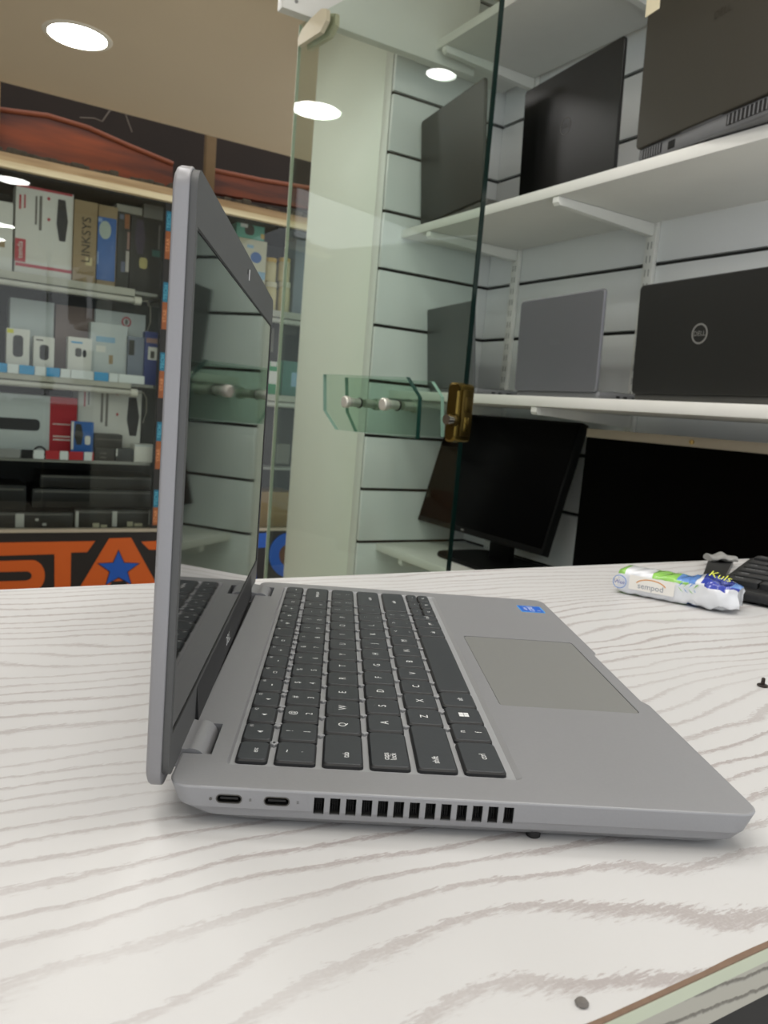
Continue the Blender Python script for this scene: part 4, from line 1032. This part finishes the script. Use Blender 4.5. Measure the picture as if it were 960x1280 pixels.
def jar(px, ptop, pbot, wpx, X, z, label, lidm=YEL):
    c_ = sx(px, (ptop + pbot) / 2, X); r_ = abs(sx(px + wpx / 2, ptop, X).y - sx(px - wpx / 2, ptop, X).y) / 2
    h_ = sx(px, ptop, X).z - z
    J = sroot('jar', (X - r_, c_.y, z)); tag(J, label, 'jar', 'lidded jars in the cabinet')
    g = G(); g.lathe([(r_ * .9, 0), (r_, h_ * .05), (r_, h_ * .72), (r_ * .92, h_ * .80), (r_ * .8, h_ * .84)], JAR); g.build('body', J)
    g = G(); g.lathe([(r_ * .95, h_ * .83), (r_ * .97, h_ * .85), (r_ * .97, h_ * .98), (r_ * .9, h_)], lidm); g.build('lid', J)
    return h_
hA = jar(341, 352, 378, 15, XC - .06, R1, 'cream jar at the foot of the left jar stack', mat('lid_cream', '#d9d2b8', .4))
jar(341, 322, 352, 14, XC - .06, R1 + hA + .0005, 'yellow-lidded jar stacked on the cream jar')
hB = jar(358, 352, 380, 15, XC - .065, R1, 'pale jar behind the glass door edge, under a yellow-lidded one', mat('lid_cream', '#d9d2b8', .4))
jar(358, 322, 352, 15, XC - .065, R1 + hB + .0005, 'yellow-lidded jar behind the glass door edge')
cbox('carton', (368, 300, 384, 380), .07, .1, mat('carton_mist', '#8d93a0', .5), 'grey blue box beside the column, behind the door glass', 'box', R1, G1)
cbox('carton', (333, 452, 351, 491), .05, .08, mat('carton_green', '#1f8a55', .45), 'green and white box low beside the laptop lid edge', 'box', R2, G2, [((336, 464, 348, 480), WB), ((338, 452, 346, 458), WB)])
cbox('carton', (353, 452, 381, 492), .05, .08, mat('carton_dull_teal', '#4a7d74', .5), 'dull teal box behind the door glass beside the green box', 'box', R2, G2, [((364, 466, 378, 484), mat('print_sky', '#8fb4cf', .5))])
cbox('carton', (334, 400, 349, 450), .16, .08, DK, 'tall dark box behind the green and white box', 'box', R2, G2, [((338, 410, 342, 440), GRB)])
cbox('carton', (300, 615, 367, 657), .06, .2, mat('carton_kraft', '#8f7244', .7), 'brown kraft carton on the bottom board behind the lid', 'box', R4, 'cartons on the bottom board')
cbox('carton', (322, 500, 366, 586), .12, .2, mat('carton_dusk', '#262422', .6), 'large dark carton behind the laptop lid on the lower shelf', 'box', R3, G3, [((345, 555, 362, 580), GRB)])
# wall and carton stack added out of frame for the door glass to reflect
g = G(); g.box(-2.7, -3.38, Z0, .2, -3.32, 1.2, wood_like('wall_brown', '#4a3826', '#6d543a', (3, 3, 12))); struct(sbuild(g, 'wall_added', smooth=None))
RUST = mat('carton_rust', '#8a5526', .7); KRAFT = mat('carton_kraft', '#8f7244', .7)
for x, z, w_, h_, mm, lb_ in ((-1.95, Z0, .42, .26, RUST, 'rust brown carton at the base of the added far stack, left column'), (-1.93, Z0 + .2605, .38, .22, TAN, 'tan carton in the middle of the added far stack, left column'), (-1.94, Z0 + .481, .40, .2, KRAFT, 'kraft carton topping the added far stack, left column'),
                              (-1.48, Z0, .45, .30, KRAFT, 'kraft carton at the base of the added far stack, right column'), (-1.46, Z0 + .3005, .40, .18, RUST, 'rust brown carton in the middle of the added far stack, right column'), (-1.47, Z0 + .481, .42, .24, TAN, 'tan carton topping the added far stack, right column')):
    g = G(); g.box(0, -.28, 0, w_, 0, h_, mm, .002); g.box(w_ * .47, -.28, h_, w_ * .53, .0005, h_ + .0004, CREAM); g.box(w_ * .47, 0, h_ * .7, w_ * .53, .0005, h_, CREAM)
    tag(sbuild(g, 'carton', (x, -3.03, z), smooth=30), lb_, 'box', 'cartons added across the shop for the door glass to reflect')

# ================================================================== LOFT ABOVE THE CABINET
g = G(); g.box(-2.75, -3.2, Z0, -2.70, 1.3, 2.2, mat('loft_dark', '#241a12', .9, 0, .3, 4)); struct(sbuild(g, 'wall_loft', smooth=None))
BEAM = wood_like('beam_cream', '#9a7f5c', '#bfa680', (30, 2, 30)); BEAM2 = wood_like('beam_pale', '#d2c096', '#efe3bd', (30, 2, 30)); RUB = mat('rubble_dark', '#4a4336', .95, 0, .7, 60)
zA = sx(0, 206, XC).z
g = G(); g.box(-.04, -2.6, 0, .03, .75, .024, BEAM2); struct(sbuild(g, 'trim_2', (XC, 0, .956), smooth=None))
g = G(); g.box(-.2, -2.6, 0, .0, .75, .036, BEAM); struct(sbuild(g, 'trim_3', (XC, 0, .981), smooth=None))
g = G()
random.seed(11)
y = -2.5
while y < .7:
    s_ = .02 + .03 * random.random(); g.box(-.14, y, 0, -.06 + .03 * random.random(), y + s_, .012 + .022 * random.random(), RUB, .004); y += s_ * .8
o = sbuild(g, 'rubble', (XC, 0, 1.0175), smooth=30); o['kind'] = 'stuff'; o['label'] = 'dark dusty debris lying along the top of the cream beam'; o['category'] = 'debris'
ORG = wood_like('orange_wood', '#4a1f0a', '#8f3f0e', (9, 1.2, 9), .45); ORE = mat('orange_edge', '#7f4020', .5)
def plank(pts_px, dep, label, X, mm):
    g = G()
    pts = [(sx(a, b_, X).y, sx(a, b_, X).z) for a, b_ in pts_px]
    zf = 1.02
    loops = [[(d, y_, z_ - zf) for y_, z_ in pts] for d in (-dep, 0)]
    g.loft(loops, mm)
    m_ = len(pts) - 2
    top = pts[:m_]
    g.tube([(.004, y_, z_ - zf) for y_, z_ in top], .010, ORE)
    o = sbuild(g, 'orange_panel', (X, 0, zf), smooth=30, fixn=True); tag(o, label, 'panel', 'orange panels stored in the loft')
plank([(-120, 118), (5, 138), (60, 145), (110, 160), (160, 182), (216, 205), (216, 240), (-120, 185)], .05, 'long orange board with a sloping upper edge lying in the loft', XC - .16, ORG)
plank([(262, 212), (330, 226), (392, 236), (392, 262), (262, 240)], .05, 'shorter orange board in the loft right of the brown post', XC - .16, ORG)
pz = sx(262, 200, XC - .1)
g = G(); g.box(-.02, -.022, 0, .02, .022, .5, mat('post_brown', '#6a5436', .8, 0, .2, 20), .002); o = sbuild(g, 'loft_post', (XC - .1, pz.y, 1.018), smooth=30); tag(o, 'upright brown timber post between the two orange boards', 'post')
pz = sx(2, 150, XC - .1)
g = G(); g.box(-.02, -.03, 0, .02, .012, .3, mat('post_tan', '#8a6d46', .8, 0, .2, 20), .002); o = sbuild(g, 'loft_post', (XC - .1, pz.y - .02, 1.018), smooth=30); tag(o, 'tan timber post at the left edge of the loft', 'post')
def wire(pts_px, X, label):
    g = G(); g.tube([sx(a, b_, X) for a, b_ in pts_px], .003, mat('wire_grey', '#5d5246', .6), 6)
    tag(sbuild(g, 'loose_wire', smooth=60), label, 'wire', 'loose wires in the loft')
wire([(100, 147), (118, 148), (128, 152), (136, 140), (150, 128)], XC - .13, 'thin bent wire hanging left in the dark loft')
wire([(148, 128), (156, 140), (160, 152), (165, 165)], XC - .13, 'thin wire hanging straight in the dark loft')

# ================================================================== LIGHT, CAMERA
wd = bpy.data.worlds.new('world'); SC.world = wd; wd.use_nodes = True
nt = wd.node_tree; bg = nt.nodes['Background']
bg.inputs['Color'].default_value = (.95, .965, .985, 1); bg.inputs['Strength'].default_value = .95

cam_d = bpy.data.cameras.new('camera'); cam = bpy.data.objects.new('camera', cam_d); COL.objects.link(cam)
up, bk = -CD, -CF
cam.matrix_world = Matrix(((CR.x, up.x, bk.x, CAM.x), (CR.y, up.y, bk.y, CAM.y), (CR.z, up.z, bk.z, CAM.z), (0, 0, 0, 1)))
cam_d.sensor_fit = 'VERTICAL'; cam_d.sensor_height = 36; cam_d.sensor_width = 27; cam_d.lens = FPX / 1280 * 36
cam_d.clip_start = .01; cam_d.clip_end = 50
cam_d.dof.use_dof = True; cam_d.dof.focus_distance = .36; cam_d.dof.aperture_fstop = cam_d.lens / 1.1
SC.camera = cam
SC.view_settings.view_transform = 'Standard'; SC.view_settings.look = 'None'; SC.view_settings.exposure = 0.36
SC.cycles.max_bounces = 10; SC.cycles.transparent_max_bounces = 24; SC.cycles.caustics_reflective = False; SC.cycles.caustics_refractive = False
SC.cycles.sample_clamp_indirect = 6
SC.cycles.use_denoising = True
